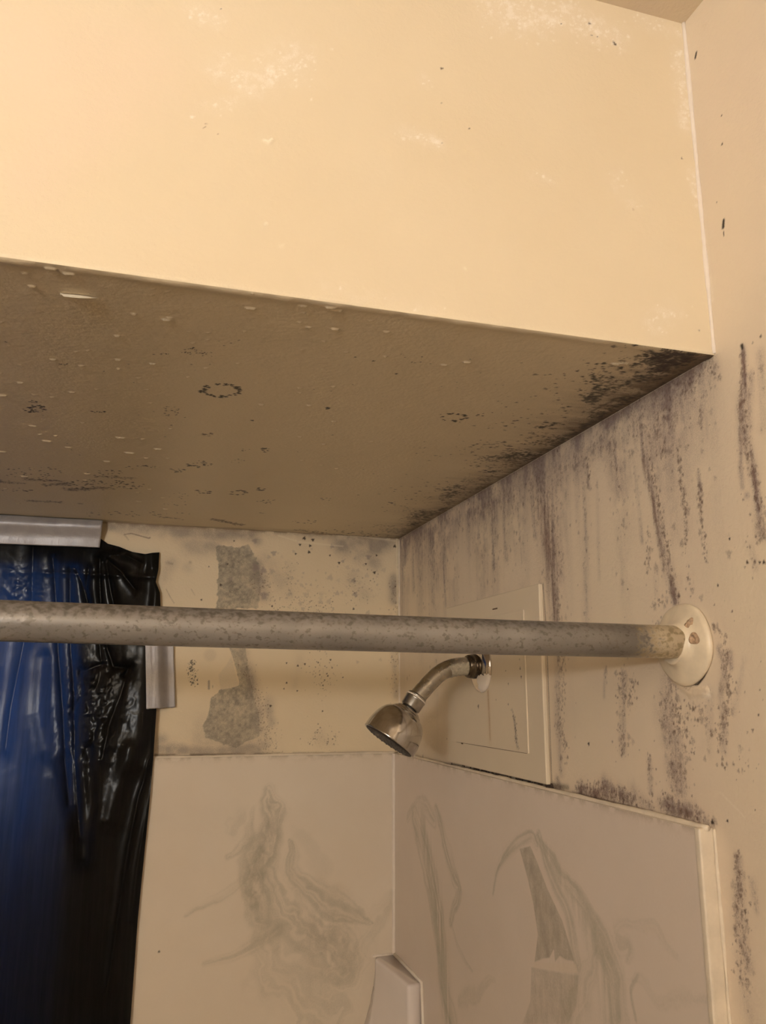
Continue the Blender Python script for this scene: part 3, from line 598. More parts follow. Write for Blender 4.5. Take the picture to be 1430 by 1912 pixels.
# ------------------------------------------------------------------ marble surround panels
def swirl(s, pts, n_f, warp, st, seed, low=.06):
    """flowing veins: streak noise in the coordinates (distance from the spine, way along it)"""
    Q = [s.uv(p[0], p[1])+(p[2],) for p in smoothcurve(pts, 6)]; F = s.field(); best = np.full(s.shape, 1e9); SD = s.field(); TT = s.field(); WW = s.field()+1
    U = s.us[:, None]; V = s.vs[None, :]; acc = 0
    wob = vnoise(s.us, s.vs, .03, .03, seed+5, 3)-.5; wob2 = vnoise(s.us, s.vs, .03, .03, seed+6, 3)-.5
    U = U+wob*warp; V = V+wob2*warp
    for (u0, v0, m0, w0), (u1, v1, m1, w1) in zip(Q[:-1], Q[1:]):
        du, dv = u1-u0, v1-v0; L = math.hypot(du, dv)+1e-9
        t = np.clip(((U-u0)*du+(V-v0)*dv)/L**2, 0, 1); ex, ey = U-u0-t*du, V-v0-t*dv; d = np.hypot(ex, ey)
        sg = np.sign(du*ey-dv*ex); ww = w0*m0+(w1*m1-w0*m0)*t; q = d/ww; k = q < best
        best = np.where(k, q, best); SD = np.where(k, sg*d/ww, SD); TT = np.where(k, acc+t*L, TT); WW = np.where(k, ww, WW); acc += L
    r = np.random.default_rng(seed); G = r.random((64, 64))
    def look(a, b):
        a = a % 60; b = b % 60; ia = a.astype(int); ib = b.astype(int); fa = a-ia; fb = b-ib; fa = fa*fa*(3-2*fa); fb = fb*fb*(3-2*fb)
        return (G[ia, ib]*(1-fa)+G[ia+1, ib]*fa)*(1-fb)+(G[ia, ib+1]*(1-fa)+G[ia+1, ib+1]*fa)*fb
    v = .55*look(SD*n_f+30, TT/low+7)+.30*look(SD*n_f*2.3+30, TT/low*1.7+3)+.15*look(SD*n_f*5+30, TT/low*2.5+13)
    return min(st*1.4, .85)*(.25*sst(-best, -1.25, -.2)+.75*sst(-best, -1.55, -.5)*sst(v, .25, .66))
VEIN = (0.43, 0.39, 0.31); VEIN2 = (0.36, .315, .25)
PB = Surf(1, -TB, np.arange(-0.50, -TR, 0.0014), np.arange(-0.76, ZT+.0001, 0.0014)); PB.vs[-1] = ZT; PB.us[-1] = -TR
def marble_back():
    s = PB; st = s.stroke; U, V = s.us, s.vs; f = vnoise(U, V, .01, .01, 61, 4); b = vnoise(U, V, .05, .05, 62, 3)
    s.lay(b*.22, (.66, .55, .40))
    for a in [([(500, 1492, 14), (508, 1530, 24), (490, 1590, 30), (478, 1650, 26), (490, 1710, 22)], 3.0, .03, .62, 71), ([(478, 1510, 6), (470, 1560, 12), (430, 1590, 10)], 2, .03, .38, 72),
              ([(538, 1575, 6), (550, 1630, 14), (590, 1670, 22), (640, 1700, 26), (685, 1725, 8)], 3, .02, .5, 73), ([(490, 1600, 20), (520, 1680, 34), (570, 1740, 44), (640, 1790, 50), (620, 1830, 20)], 4.5, .04, .42, 74),
              ([(520, 1740, 20), (500, 1790, 34), (550, 1850, 44), (620, 1900, 40)], 3.5, .05, .32, 75), ([(345, 1708, 4), (400, 1680, 8), (470, 1630, 8)], 1.5, .01, .35, 76), ([(380, 1800, 5), (450, 1780, 8), (520, 1735, 12)], 1.6, .01, .35, 77),
              ([(625, 1835, 6), (660, 1800, 14), (700, 1720, 14), (735, 1670, 12)], 2.2, .02, .22, 78), ([(430, 1550, 12), (455, 1530, 14)], 2, .03, .2, 79), ([(560, 1560, 14), (600, 1620, 20)], 1.6, .02, .12, 80)]:
        s.lay(swirl(s, *a)*(.8+.6*(f-.5)), VEIN)
    g = s.field(); st(g, [(505, 1510, 10), (500, 1560, 16), (480, 1620, 20), (475, 1680, 18)], .4); st(g, [(478, 1670, 14)], .6); st(g, [(600, 1740, 40), (640, 1790, 30)], .25); s.lay(g*(.4+1.0*f)*sst(vnoise(U, V, .006, .012, 68, 3), .25, .6)*1.3, VEIN2)
    s.lay(s.pxdots([(297, 1777, 2.2)], 1), BLACK)
    s.lay(np.exp((s.V-ZT)/.0035)*(.1+.4*sst(f, .4, .6)), (.30, .22, .13))
marble_back()
PR = Surf(0, -TR, np.arange(-0.7480, -TB, 0.0010), np.arange(-0.74, ZT+.0001, 0.0011)); PR.us[-1] = -TB; PR.vs[-1] = ZT
def marble_right():
    s = PR; st = s.stroke; U, V = s.us, s.vs; f = vnoise(U, V, .01, .01, 63, 4); b = vnoise(U, V, .06, .06, 64, 3)
    s.lay(b*.35, (.64, .535, .45))
    for a in [([(760, 1530, 6), (785, 1500, 16), (810, 1530, 14)], 2, .01, .4, 81), ([(775, 1530, 22), (795, 1600, 32), (812, 1680, 34), (822, 1760, 30), (828, 1850, 26), (842, 1905, 30)], 4.0, .012, .62, 182),
              ([(815, 1510, 10), (830, 1570, 16), (848, 1640, 20), (858, 1665, 14), (840, 1720, 10)], 3.2, .012, .55, 183), ([(840, 1720, 4), (860, 1780, 6), (882, 1812, 3)], 1, .005, .4, 84),
              ([(920, 1668, 4), (930, 1620, 7), (955, 1585, 12), (990, 1558, 12), (1000, 1575, 10)], 1.5, .006, .55, 85),
              ([(1000, 1560, 10), (1035, 1610, 16), (1080, 1670, 18), (1110, 1730, 24), (1140, 1800, 34), (1150, 1900, 34)], 2.6, .015, .55, 86),
              ([(1005, 1560, 8), (1030, 1640, 12), (1060, 1700, 14), (1078, 1795, 14)], 2.4, .008, .5, 87),
              ([(1160, 1760, 16), (1180, 1770, 14), (1175, 1790, 10)], 1.5, .02, .35, 88), ([(1190, 1820, 6), (1178, 1850, 7), (1185, 1900, 6)], 1.2, .01, .45, 89), ([(1180, 1840, 8), (1250, 1850, 16), (1330, 1870, 18)], 2, .03, .15, 90),
              ([(1100, 1760, 20), (1080, 1850, 40), (1060, 1905, 50)], 3, .03, .35, 91), ([(1140, 1720, 10), (1220, 1730, 14), (1260, 1790, 10)], 2, .02, .16, 92), ([(860, 1870, 14), (900, 1850, 12), (920, 1825, 6)], 2, .02, .25, 93)]:
        s.lay(swirl(s, *a)*(.8+.6*(f-.5)), VEIN)
    fl = vnoise(U, V, .005, .06, 69, 4); g = s.field()
    st(g, [(785, 1520, 18), (800, 1600, 28), (818, 1700, 28), (828, 1800, 24), (836, 1900, 24)], .62); st(g, [(1020, 1590, 14), (1075, 1690, 18), (1120, 1780, 26), (1140, 1900, 30)], .38); st(g, [(1060, 1850, 60)], .25)
    s.lay(g*sst(fl, .32, .62), VEIN); s.lay(g*sst(1-fl, .55, .75)*.35, (.74, .64, .55))
    dk = s.poly([(970, 1585), (990, 1580), (1003, 1610), (1022, 1660), (1050, 1720), (1068, 1780), (1072, 1795), (1056, 1792), (1045, 1785), (1036, 1796), (1034, 1772), (1026, 1788), (1014, 1790), (998, 1796), (1004, 1745), (996, 1690), (985, 1640)], 1.5)
    s.lay(dk*(.45+.5*f)*(.7+.5*vnoise(U, V, .006, .03, 66, 3)), VEIN2)
    bl = s.poly([(992, 1806), (1080, 1822), (1076, 1880), (1060, 1912), (975, 1912), (990, 1870)], 2); s.lay(bl*(.3+.5*(f-.3))*(.5+.8*vnoise(U, V, .006, .03, 67, 3)), VEIN2)
    e = s.poly([(1000, 1796), (1076, 1800), (1078, 1818), (994, 1806)], 1.5); s.lay(e*.6, (.70, .59, .48))
    s.lay(np.exp((s.V-ZT)/.003)*.45*sst(f, .35, .6), (.32, .24, .15))
marble_right()
def slab(name, srf, lo, hi, label):
    """dense painted face + plain box body with a rounded rim behind it"""
    root = empty(name, ((lo[0]+hi[0])/2, (lo[1]+hi[1])/2, lo[2]))
    tag(root, label, 'wall panel')
    return root
# back panel
rootb = slab('marble_wall_panel', PB, (-1.5, -TB, -1.75), (-TR, 0, ZT), 'veined cream marble shower wall panel on the back wall beside the black plastic')
PB.build('panel_face', M_sur, (), ([-1.7], []), parent=rootb)
bm = bmesh.new(); box_bm(bm, (-.50, -TB+.0004, -1.7), (-TR, -.0004, ZT)); link('panel_body', bmesh_to('panel_body', bm), M_sur2, rootb)
# right panel: face, body, and the bull-nosed front rim
rootr = slab('marble_wall_panel', PR, (-TR, -.753, -1.75), (0, 0, ZT), 'pinkish veined marble shower wall panel below the shower head, on the right')
PR.build('panel_face', M_surR, (), ([-1.7], []), parent=rootr)
bm = bmesh.new(); box_bm(bm, (-TR+.0004, -.7482, -1.7), (-.0004, -TB, ZT)); link('panel_body', bmesh_to('panel_body', bm), M_sur2, rootr)
bm = bmesh.new(); box_bm(bm, (-TR-.0006, -.7545, -1.7), (-.0003, -.7478, ZT+.0006), .0022, 3); link('panel_rim', bmesh_to('panel_rim', bm), M_caulk2, rootr)
# cream cap bead on the ledges
def bead(name, pts, r, m, label, jit=.25, n=10, seed=0):
    rr = np.random.default_rng(seed); P = []
    for a, b in zip(pts[:-1], pts[1:]):
        L = np.linalg.norm(np.subtract(b, a)); k = max(2, int(L/.006))
        for i in range(k): P.append(np.array(a)+(np.array(b)-np.array(a))*i/k)
    P.append(np.array(pts[-1], float)); sm = np.convolve(rr.random(len(P)+6), np.ones(5)/5, 'same')[3:-3]
    V, F = tube(P, [r*(1+jit*2*(q-.5)) for q in sm], n)
    return link(name, mesh(name, V, F), m, smooth=True)
def trim(name, *a, **k): return tag(bead(name, *a, '', **k), kind='structure')
trim('trim_3', [(-TR-.0012, -TB-.0012, -1.7), (-TR-.0012, -TB-.0012, ZT)], .0028, M_caulk, jit=.3)
trim('trim_4', [(-.0006, -D-.0006, .001), (-.0006, -D-.0006, ZC)], .0017, M_caulk, jit=.9, seed=3)
trim('trim_5', [(-.006, -.755, ZT+.0005), (-.006, -.02, ZT+.0005)], .0022, M_caulk2, jit=.7, seed=4)
trim('trim_6', [(-.495, -.004, ZT+.0005), (-.01, -.004, ZT+.0005)], .0026, M_caulk2, jit=.6, seed=5)
trim('trim_7', [(-.0006, -.7550, -1.6), (-.0006, -.7550, ZT)], .0013, M_caulk2, jit=.8, seed=6)
trim('trim_8', [(-.0005, -.0005, ZT+.004), (-.0005, -.0005, -.003)], .0017, M_caulk2, jit=.8, seed=8)

# ------------------------------------------------------------------ access plate on the right wall
def access():
    r = empty('access_panel', (0, -.37, -.345)); tag(r, 'cream painted square access plate on the wall behind the shower arm', 'access panel')
    y0, y1, z0, z1 = -.5075, -.2315, -.3445, -.1395; T = .0055
    # outer plate with rounded front corner edges
    bm = bmesh.new(); box_bm(bm, (-T, y0, z0), (-.0002, y1, z1), .0016, 3); link('plate', bmesh_to('plate', bm), M_panel, r, smooth=False)
    # raised inner door: stained face grid on a body
    a0, a1, b0, b1 = -.4715, -.2440, -.3165, -.1640; T2 = T+.0016
    bm = bmesh.new(); box_bm(bm, (-T2, a0, b0), (-T+.0002, a1, b1), .0006, 2); d = link('door', bmesh_to('door', bm), M_panel, r)
    s = Surf(0, -T2-.0003, np.arange(a0+.0012, a1-.001, .001), np.arange(b0+.0012, b1-.001, .001)); st = s.stroke
    f = vnoise(s.us, s.vs, .006, .012, 101, 3); fs = vnoise(s.us, s.vs, .003, .03, 102, 3)
    g = s.field(); st(g, [(911, 1292, 4), (913, 1330, 4), (915, 1380, 3)], .8); s.lay(g*(.4+.6*f), RUST)
    g = s.field(); st(g, [(911, 1292, 9), (915, 1390, 8)], .35); s.lay(g*.5, (.60, .42, .25))
    g = s.field(); st(g, [(956, 1325, 3), (961, 1350, 4), (966, 1395, 4)], 1); s.lay(g*sst(fs, .3, .7)*.8, (.25, .2, .17)); s.lay(s.scatter(g, 60, .0005, .0014, .4, .9), DARK)
    s.lay(s.pxdots([(893, 1319, 3), (971, 1248, 2.2), (973, 1264, 2.2), (944, 1252, 1.4), (949, 1277, 1.6), (949, 1315, 1.6), (983, 1329, 2.2), (926, 1307, 1.3), (970, 1231, 1.4), (928, 1398, 1.5)], .9, 1.3), DARK)
    s.build('door_face', M_door, parent=d)
    # dark brown line and blob at the seam under the door
    gm = simple('dark_brown', (.20, .13, .08), .8, 0, 300, .4)
    V, F = tube([(-T, -.466, b0-.0002), (-T, -.36, b0-.0002), (-T, -.262, b0-.0002)], [.0004, .0006, .0003], 8); link('seam_mark', mesh('seam_mark', V, F), gm, r)
    V, F = lathe((-T-.0002, -.2815, b0+.0004), (-1, 0, 0), [(0, .0030), (.0006, .0022), (.0009, .0005)], 12, lambda q: .3*math.sin(3*q)); link('seam_mark', mesh('seam_mark', V, F), gm, r)
    bm = bmesh.new(); box_bm(bm, (-T-.0005, -.401, -.1568), (-T+.0001, -.3875, -.1552), .0002, 1); link('scratch', bmesh_to('scratch', bm), gm, r)
access()
# dark grime in the gap between plate and ledge
def grime():
    bm = bmesh.new(); rr = np.random.default_rng(11)
    m = simple('black_joint_mould', (.09, .055, .04), .8, 0, 400, .5)
    base = None
    V, F = [], []
    for k in range(70):
        y = -.51+.28*rr.random()**1.6; z = ZT+.001+.004*rr.random()
        v, f = lathe((-.0004, y, z), (-1, 0, 0), [(0, .0022*(.5+rr.random())), (.0005, .0016), (.001, .0003)], 8, lambda q: .3*math.sin(2*q+k))
        n = len(V); V += v; F += [tuple(i+n for i in g) for g in f]
    o = link('mould', mesh('mould', V, F), m); tag(o, 'line of dark mould in the gap below the access plate', 'mould', kind='stuff')
grime()

# ------------------------------------------------------------------ shower head
def chrome_mat(name, base, rough, dirt):
    m, nt, bs = mat(name); tc = nd(nt, 'ShaderNodeTexCoord').outputs['Object']
    n = noise(nt, 60, 4, vec=tc); n2 = noise(nt, 350, 3, vec=tc)
    c = mix(nt, ramp(nt, n.outputs['Fac'], .45, .7, 0, dirt), base, (.16, .14, .12)); nt.links.new(c, bs.inputs['Base Color'])
    bs.inputs['Metallic'].default_value = 1.0; nt.links.new(ramp(nt, n.outputs['Fac'], .3, .7, rough, rough+.14), bs.inputs['Roughness'])
    bump(nt, bs, [(n2.outputs['Fac'], .04, .0004)]); return m
M_chrome = chrome_mat('tarnished_chrome', (.60, .57, .54), .07, .4)
M_chrome2 = chrome_mat('dull_chrome', (.48, .45, .40), .24, .55)
M_bright = chrome_mat('bright_chrome', (.75, .70, .66), .08, .2)
M_scale = simple('chalky_limescale', (.62, .58, .50), .75, 0, 260, .35, .9, .002)
M_blackp = simple('black_nozzle_plastic', (.03, .022, .018), .5, 0, 300, .5, .4, .001)
YE = -.3515; X0 = -.0074
def shower():
    r = empty('wall_shower', (0, YE, -.2215)); tag(r, 'chrome shower head on a bent arm, sprouting from the access plate', 'shower head')
    ax = np.array([-1, 0, 0.])
    zc = -.2225
    # wall escutcheon, painted over at the bottom
    prof = [(0, .0300), (.0012, .0306), (.0030, .0298), (.0052, .0268), (.0070, .0215), (.0080, .0160), (.0084, .0125)]
    V, F = lathe((X0, YE-.0035, zc-.001), ax, prof); e = link('escutcheon', mesh('escutcheon', V, F), M_bright, r, smooth=True)
    m = e.data.materials[0] = M_bright.copy(); m.name = 'chrome_with_paint_drips'; nt = m.node_tree; bs = nt.nodes['Principled BSDF']
    tc = nd(nt, 'ShaderNodeTexCoord').outputs['Object']; sp = nd(nt, 'ShaderNodeSeparateXYZ'); nt.links.new(tc, sp.inputs[0]); nn = noise(nt, 130, 3, vec=tc)
    # object coordinates are room coordinates here
    a = nd(nt, 'ShaderNodeMath', operation='MULTIPLY_ADD'); nt.links.new(nn.outputs['Fac'], a.inputs[0]); a.inputs[1].default_value = .012; nt.links.new(sp.outputs['Z'], a.inputs[2])
    f = ramp(nt, a.outputs[0], GZ+zc-.0050, GZ+zc-.0042, 1, 0)
    b = nd(nt, 'ShaderNodeMath', operation='MULTIPLY_ADD'); nt.links.new(nn.outputs['Fac'], b.inputs[0]); b.inputs[1].default_value = .010; nt.links.new(sp.outputs['Y'], b.inputs[2])
    f2 = ramp(nt, b.outputs[0], YE-.0010, YE-.0004, 1, 0); mm = nd(nt, 'ShaderNodeMath', operation='MULTIPLY'); nt.links.new(f, mm.inputs[0]); nt.links.new(f2, mm.inputs[1])
    old = bs.inputs['Base Color'].links[0].from_socket; nt.links.new(mix(nt, mm.outputs[0], old, (.82, .74, .66)), bs.inputs['Base Color'])
    nt.links.new(ramp(nt, mm.outputs[0], 0, 1, 1, 0), bs.inputs['Metallic']); nt.links.new(ramp(nt, mm.outputs[0], 0, 1, .1, .5), bs.inputs['Roughness'])
    # dark gap ring where the arm enters
    V, F = lathe((X0, YE, zc), ax, [(.0078, .0150), (.0120, .0146), (.0170, .0138), (.0190, .0126), (.0192, .0100)]); link('arm_collar', mesh('arm_collar', V, F), chrome_mat('blackened_chrome', (.13, .11, .09), .2, .5), r, smooth=True)
    # arm: straight out of the wall, then bent down 50 degrees
    pa = smoothcurve([(-.008, YE, zc), (-.030, YE, zc+.0006), (-.046, YE, zc-.0018), (-.062, YE, zc-.0095), (-.0765, YE, zc-.0225), (-.0925, YE, zc-.0395), (-.0985, YE, zc-.0455)], 8)
    V, F = tube(pa, .0103, 40); link('shower_arm', mesh('shower_arm', V, F), M_chrome2, r, smooth=True)
    # crust of scale near the wall
    P = [p for p in pa if -.052 < p[0] < -.020]; rr = np.random.default_rng(3)
    V, F = tube([p+np.array([0, -.0004, -.0010]) for p in P], .0101, 40); V = np.array(V); C = np.repeat(np.array(P), 40, 0)
    V = V+(V-C)*(rr.random((len(V), 1))*.09-.02); link('limescale_crust', mesh('limescale_crust', V, F), M_scale, r, smooth=True)
    # head axis
    h0 = np.array([-.0925, YE, zc-.0395]); h1 = np.array([-.1250, YE+.000, -.3085]); d = (h1-h0); L = np.linalg.norm(d); d /= L
    V, F = lathe(h0-d*.006, d, [(0, .0105), (.0004, .0118), (.0030, .0120), (.0034, .0112), (.0040, .0112), (.0044, .0128), (.0060, .0130), (.0066, .0124), (.0166, .0122), (.0176, .0114), (.018, .006)], 48)
    link('swivel_nut', mesh('swivel_nut', V, F), M_chrome2, r, smooth=True)
    V, F = lathe(h0-d*.006, d, [(.0028, .0124), (.0032, .0130), (.0042, .0130), (.0046, .0124)], 48); link('sealing_ring', mesh('sealing_ring', V, F), M_caulk, r, smooth=True)
    V, F = lathe(h0, d, [(.009, .009), (.013, .0098), (.016, .0098)], 40); link('ball_joint', mesh('ball_joint', V, F), M_blackp, r, smooth=True)
    b0 = .0135
    prof = [(b0, .0100), (b0+.0004, .0136), (b0+.0020, .0152), (b0+.0028, .0152), (b0+.0034, .0172), (b0+.0052, .0186), (b0+.0060, .0186), (b0+.0068, .0206), (b0+.0084, .0232), (b0+.0115, .0262), (b0+.0160, .0290), (b0+.0215, .0311), (b0+.0280, .0326), (b0+.0340, .0334), (L-.0008, .0335), (L, .0337), (L+.0006, .0330), (L+.0006, .0316), (L-.0010, .0314)]
    prof = [p for p in prof if p[0] <= L+.001]
    V, F = lathe(h0, d, prof, 72); hd = link('head_shell', mesh('head_shell', V, F), M_chrome, r, smooth=True)
    V, F = lathe(h0, d, [(L-.0012, .0312), (L+.0004, .0312), (L+.0014, .0300), (L+.0018, .0200), (L+.0020, .0010)], 64); fp = link('spray_face', mesh('spray_face', V, F), M_blackp, r, smooth=True)
    # nozzles
    t = np.cross(d, [0, 1, 0]); t /= np.linalg.norm(t); s2 = np.cross(d, t); V, F = [], []
    for rad, n in [(.006, 6), (.013, 12), (.020, 18), (.0255, 24)]:
        for k in range(n):
            q = 6.2832*k/n; c = h0+d*(L+.0014)+(t*math.cos(q)+s2*math.sin(q))*rad
            v, f = lathe(c, d, [(0, .0011), (.0009, .0009), (.0011, .0003)], 8); m0 = len(V); V += v; F += [tuple(i+m0 for i in g) for g in f]
    link('nozzles', mesh('nozzles', V, F), simple('grey_nozzles', (.10, .08, .07), .5), fp, smooth=True)
    # small curved lever slot on the shell
    return r
shower()

# ------------------------------------------------------------------ shower rod and flange
def rod():
    r = empty('shower_rod', (0, -.742, -.216)); tag(r, 'speckled grey metal shower rod crossing in front of the window', 'shower rod')
    m, nt, bs = mat('corroded_grey_metal'); tc = nd(nt, 'ShaderNodeTexCoord').outputs['Object']
    mp = nd(nt, 'ShaderNodeMapping'); mp.inputs['Scale'].default_value = (.85, 1, 1); nt.links.new(tc, mp.inputs[0])
    n1 = noise(nt, 300, 2, .5, mp.outputs[0]); n2 = noise(nt, 30, 3, .5, mp.outputs[0]); n3 = noise(nt, 420, 2, .5, mp.outputs[0])
    sp = nd(nt, 'ShaderNodeSeparateXYZ'); nt.links.new(tc, sp.inputs[0])
    c = mix(nt, ramp(nt, n2.outputs['Fac'], .35, .65), (.24, .225, .215), (.30, .28, .265))
    c = mix(nt, ramp(nt, n1.outputs['Fac'], .58, .66, 0, .6), c, (.12, .105, .09))
    c = mix(nt, ramp(nt, n3.outputs['Fac'], .60, .68, 0, .5), c, (.18, .15, .13))
    # darker streaks on the top of the tube
    top = ramp(nt, sp.outputs['Z'], GZ-.210, GZ-.203, 0, .8); tn = nd(nt, 'ShaderNodeMath', operation='MULTIPLY'); nt.links.new(top, tn.inputs[0]); nt.links.new(ramp(nt, n1.outputs['Fac'], .38, .60), tn.inputs[1])
    c = mix(nt, tn.outputs[0], c, (.13, .115, .10))
    # pale corroded end by the flange
    ex = nd(nt, 'ShaderNodeMath', operation='MULTIPLY_ADD'); nt.links.new(n1.outputs['Fac'], ex.inputs[0]); ex.inputs[1].default_value = .05; nt.links.new(sp.outputs['X'], ex.inputs[2])
    end = ramp(nt, ex.outputs[0], -.027, -.010, 0, 1)
    c = mix(nt, end, c, mix(nt, ramp(nt, n1.outputs['Fac'], .45, .62), (.80, .70, .54), (.52, .43, .27)))
    nt.links.new(c, bs.inputs['Base Color']); bs.inputs['Roughness'].default_value = .34
    nt.links.new(ramp(nt, end, 0, 1, .45, 0), bs.inputs['Metallic'])
    bump(nt, bs, [(n1.outputs['Fac'], .22, .0008)])
    V, F = tube([(-.008, -.7420, -.2145), (-.15, -.7420, -.2138), (-.35, -.7424, -.2120), (-.5, -.7427, -.2103), (-.8, -.743, -.208), (XL+.008, -.743, -.2120)], .0126, 64)
    link('rod_tube', mesh('rod_tube', V, F), m, r, smooth=True)
    fm = simple('cream_painted_flange', (.84, .71, .53), .35, 0, 45, .22, .5, .0015)
    wob = lambda q: .02*math.sin(2*q+1)+.012*math.sin(5*q)
    V, F = lathe((-.0002, -.7385, -.2160), (-1, 0, 0), [(0, .0318), (.0020, .0324), (.0036, .0316), (.0050, .0290), (.0060, .0255), (.0072, .0215), (.0090, .0182), (.0112, .0164), (.0130, .0158), (.0138, .0150), (.0132, .0130)], 72, wob)
    fl = link('flange', mesh('flange', V, F), fm, r, smooth=True); fl['label'] = 'cream painted wall flange'
    sm = simple('rusty_painted_screw', (.62, .42, .27), .6, 0, 300, .5, .8, .002)
    V, F = lathe((-.0073, -.7590, -.2130), (-1, -.25, 0.05), [(0, .0045), (.0016, .0043), (.0024, .0034), (.0024, .0022), (.0012, .0018), (.0010, .0003)], 24, lambda q: .12*math.sin(3*q)); link('screw', mesh('screw', V, F), sm, r, smooth=True)
    V, F = lathe((-.0070, -.7540, -.2010), (-1, -.2, 0.2), [(0, .0040), (.0014, .0030), (.0022, .0008)], 16, lambda q: .35*math.sin(2*q)+.15*math.sin(5*q)); link('rust_lump', mesh('rust_lump', V, F), sm, r, smooth=True)
    # far end flange on the left wall
    V, F = lathe((XL+.0002, -.743, -.212), (1, 0, 0), [(0, .0315), (.0020, .0320), (.0060, .0285), (.0135, .0195), (.0245, .0156), (.0252, .0142), (.024, .0130)], 48); link('flange', mesh('flange', V, F), fm, r, smooth=True)
rod()

# ------------------------------------------------------------------ black plastic over the window
def bag():
    yb = -.02
    def xz(px, py): P = ray(px, py, 1, yb); return P[0], P[2]
    edge = [xz(*p) for p in [(298, 1012), (298, 1030), (296, 1062), (291, 1085), (299, 1105), (300, 1130), (294, 1200), (292, 1330), (286, 1420), (279, 1500), (268, 1610), (257, 1720), (247, 1860), (243, 1912)]]
    ez = np.array([e[1] for e in edge])[::-1]; ex = np.array([e[0] for e in edge])[::-1]
    tp = [xz(*p) for p in [(0, 1000), (188, 1003), (200, 1012), (222, 1018), (246, 1029), (270, 1032), (299, 1028)]]
    tx = np.array([e[0] for e in tp]); tz = np.array([e[1] for e in tp])
    nx, nz = 430, 520; s = np.linspace(0, 1, nx)**.62; t = np.linspace(0, 1, nz)**1.25; zb = -1.12; x0 = -1.25
    zz = -.03+(zb+.03)*t; X = np.zeros((nx, nz)); Z = np.zeros((nx, nz))
    for j in range(nz):
        xr = np.interp(zz[j], np.r_[zb, ez], np.r_[ex[0]-.02, ex]); X[:, j] = x0+(xr-x0)*s
    topz = np.interp(X[:, 0], tx, tz); Z = topz[:, None]+(zb-topz[:, None])*t[None]
    for j in range(nz):
        pass
    xr = np.interp(Z, np.r_[zb, ez], np.r_[ex[0]-.02, ex]); X = x0+(xr-x0)*s[:, None]
    r = np.random.default_rng(77); h = np.zeros_like(X)
    def gn(su, sv, seed, oc=3):     # scattered noise at X, Z
        q = np.random.default_rng(seed); out = 0; am = 1; tot = 0
        for o in range(oc):
            a = (X+1.4)/su; b = (Z+1.4)/sv; G = q.random((int(a.max())+3, int(b.max())+3)); ia = a.astype(int); ib = b.astype(int); fa = a-ia; fb = b-ib
            fa = fa*fa*(3-2*fa); fb = fb*fb*(3-2*fb)
            out = out+am*((G[ia, ib]*(1-fa)+G[ia+1, ib]*fa)*(1-fb)+(G[ia, ib+1]*(1-fa)+G[ia+1, ib+1]*fa)*fb); tot += am; am *= .5; su /= 2; sv /= 2
        return out/tot
    def ridge(pts, wpx, amp, sharp=1.0):
        nonlocal h
        Q = [xz(p[0], p[1]) for p in pts]; best = np.full(X.shape, 1e9)
        for (a, b), (c, d) in zip(Q[:-1], Q[1:]):
            du, dv = c-a, d-b; L = du*du+dv*dv; tt = np.clip(((X-a)*du+(Z-b)*dv)/L, 0, 1); best = np.minimum(best, np.hypot(X-a-tt*du, Z-b-tt*dv))
        w = wpx*.00088
        h = h+amp*.001*(np.exp(-(best/w)**(2*sharp)) if sharp >= 1 else np.exp(-best/w))
    # broad folds hanging down
    wig = .006*(gn(.05, .3, 1)-.5); h += .0045*gn(.030, .8, 2, 2)
    for p, w, a, sh in [([(60, 1020), (58, 1125), (20, 1320), (10, 1400)], 8, 3, .5), ([(98, 1040), (105, 1130), (108, 1210), (118, 1330), (122, 1420), (130, 1500)], 7, 6, .5), ([(130, 1060), (132, 1210), (138, 1290), (140, 1420), (150, 1560)], 6, 6, .5),
                        ([(165, 1060), (160, 1100), (165, 1130)], 5, 5, .5), ([(186, 1040), (186, 1085), (188, 1125)], 5, 8, .5), ([(198, 1050), (206, 1100), (212, 1128)], 6, 8, .5), ([(200, 1045), (225, 1065), (252, 1100)], 6, 7, .5), ([(206, 1035), (235, 1035), (262, 1050)], 6, 6, .5), ([(230, 1035), (245, 1028), (262, 1034)], 5, 5, .5),
                        ([(140, 1060), (152, 1085), (162, 1125)], 5, 5, .5), ([(200, 1210), (212, 1245), (240, 1248), (232, 1262)], 5, 6, .5), ([(240, 1250), (225, 1300), (205, 1350), (190, 1420)], 7, 5, .5), ([(150, 1250), (152, 1300), (135, 1330)], 6, 4, .5), ([(185, 1200), (190, 1240), (150, 1255)], 6, 4, .5),
                        ([(290, 1400), (276, 1420), (268, 1460), (258, 1490), (240, 1580), (222, 1700), (200, 1850)], 5, 5, .5), ([(288, 1440), (272, 1530), (256, 1620), (245, 1720)], 4, 4, .5), ([(296, 1060), (290, 1130)], 9, 6, 1), ([(285, 1035), (283, 1060)], 8, 6, 1), ([(240, 1400), (225, 1460), (205, 1530)], 14, 5, 1),
                        ([(120, 1420), (135, 1500), (155, 1600)], 14, 5, 1), ([(165, 1400), (172, 1500), (160, 1600)], 10, 5, 1), ([(270, 1210), (262, 1330), (250, 1420)], 20, 6, 1), ([(80, 1230), (75, 1330), (85, 1400)], 14, 3, 1)]:
        ridge(p, w, a, sh)
    # crumpled patch
    Cx, Cz = xz(178, 1320); cr = np.exp(-(((X-Cx)/.042)**2+((Z-Cz)/.085)**2)); cn = np.abs(gn(.016, .020, 5, 4)-.5); h += cr*(.0030-.012*cn)
    Cx, Cz = xz(40, 1090); cr = np.exp(-(((X-Cx)/.03)**2+((Z-Cz)/.03)**2)); h += cr*(-.006*np.abs(gn(.014, .014, 6, 3)-.5))
    Cx, Cz = xz(150, 1070); h += -.0016*np.exp(-((Z-Cz)/.004)**2)*sst(X, -.60, -.52)
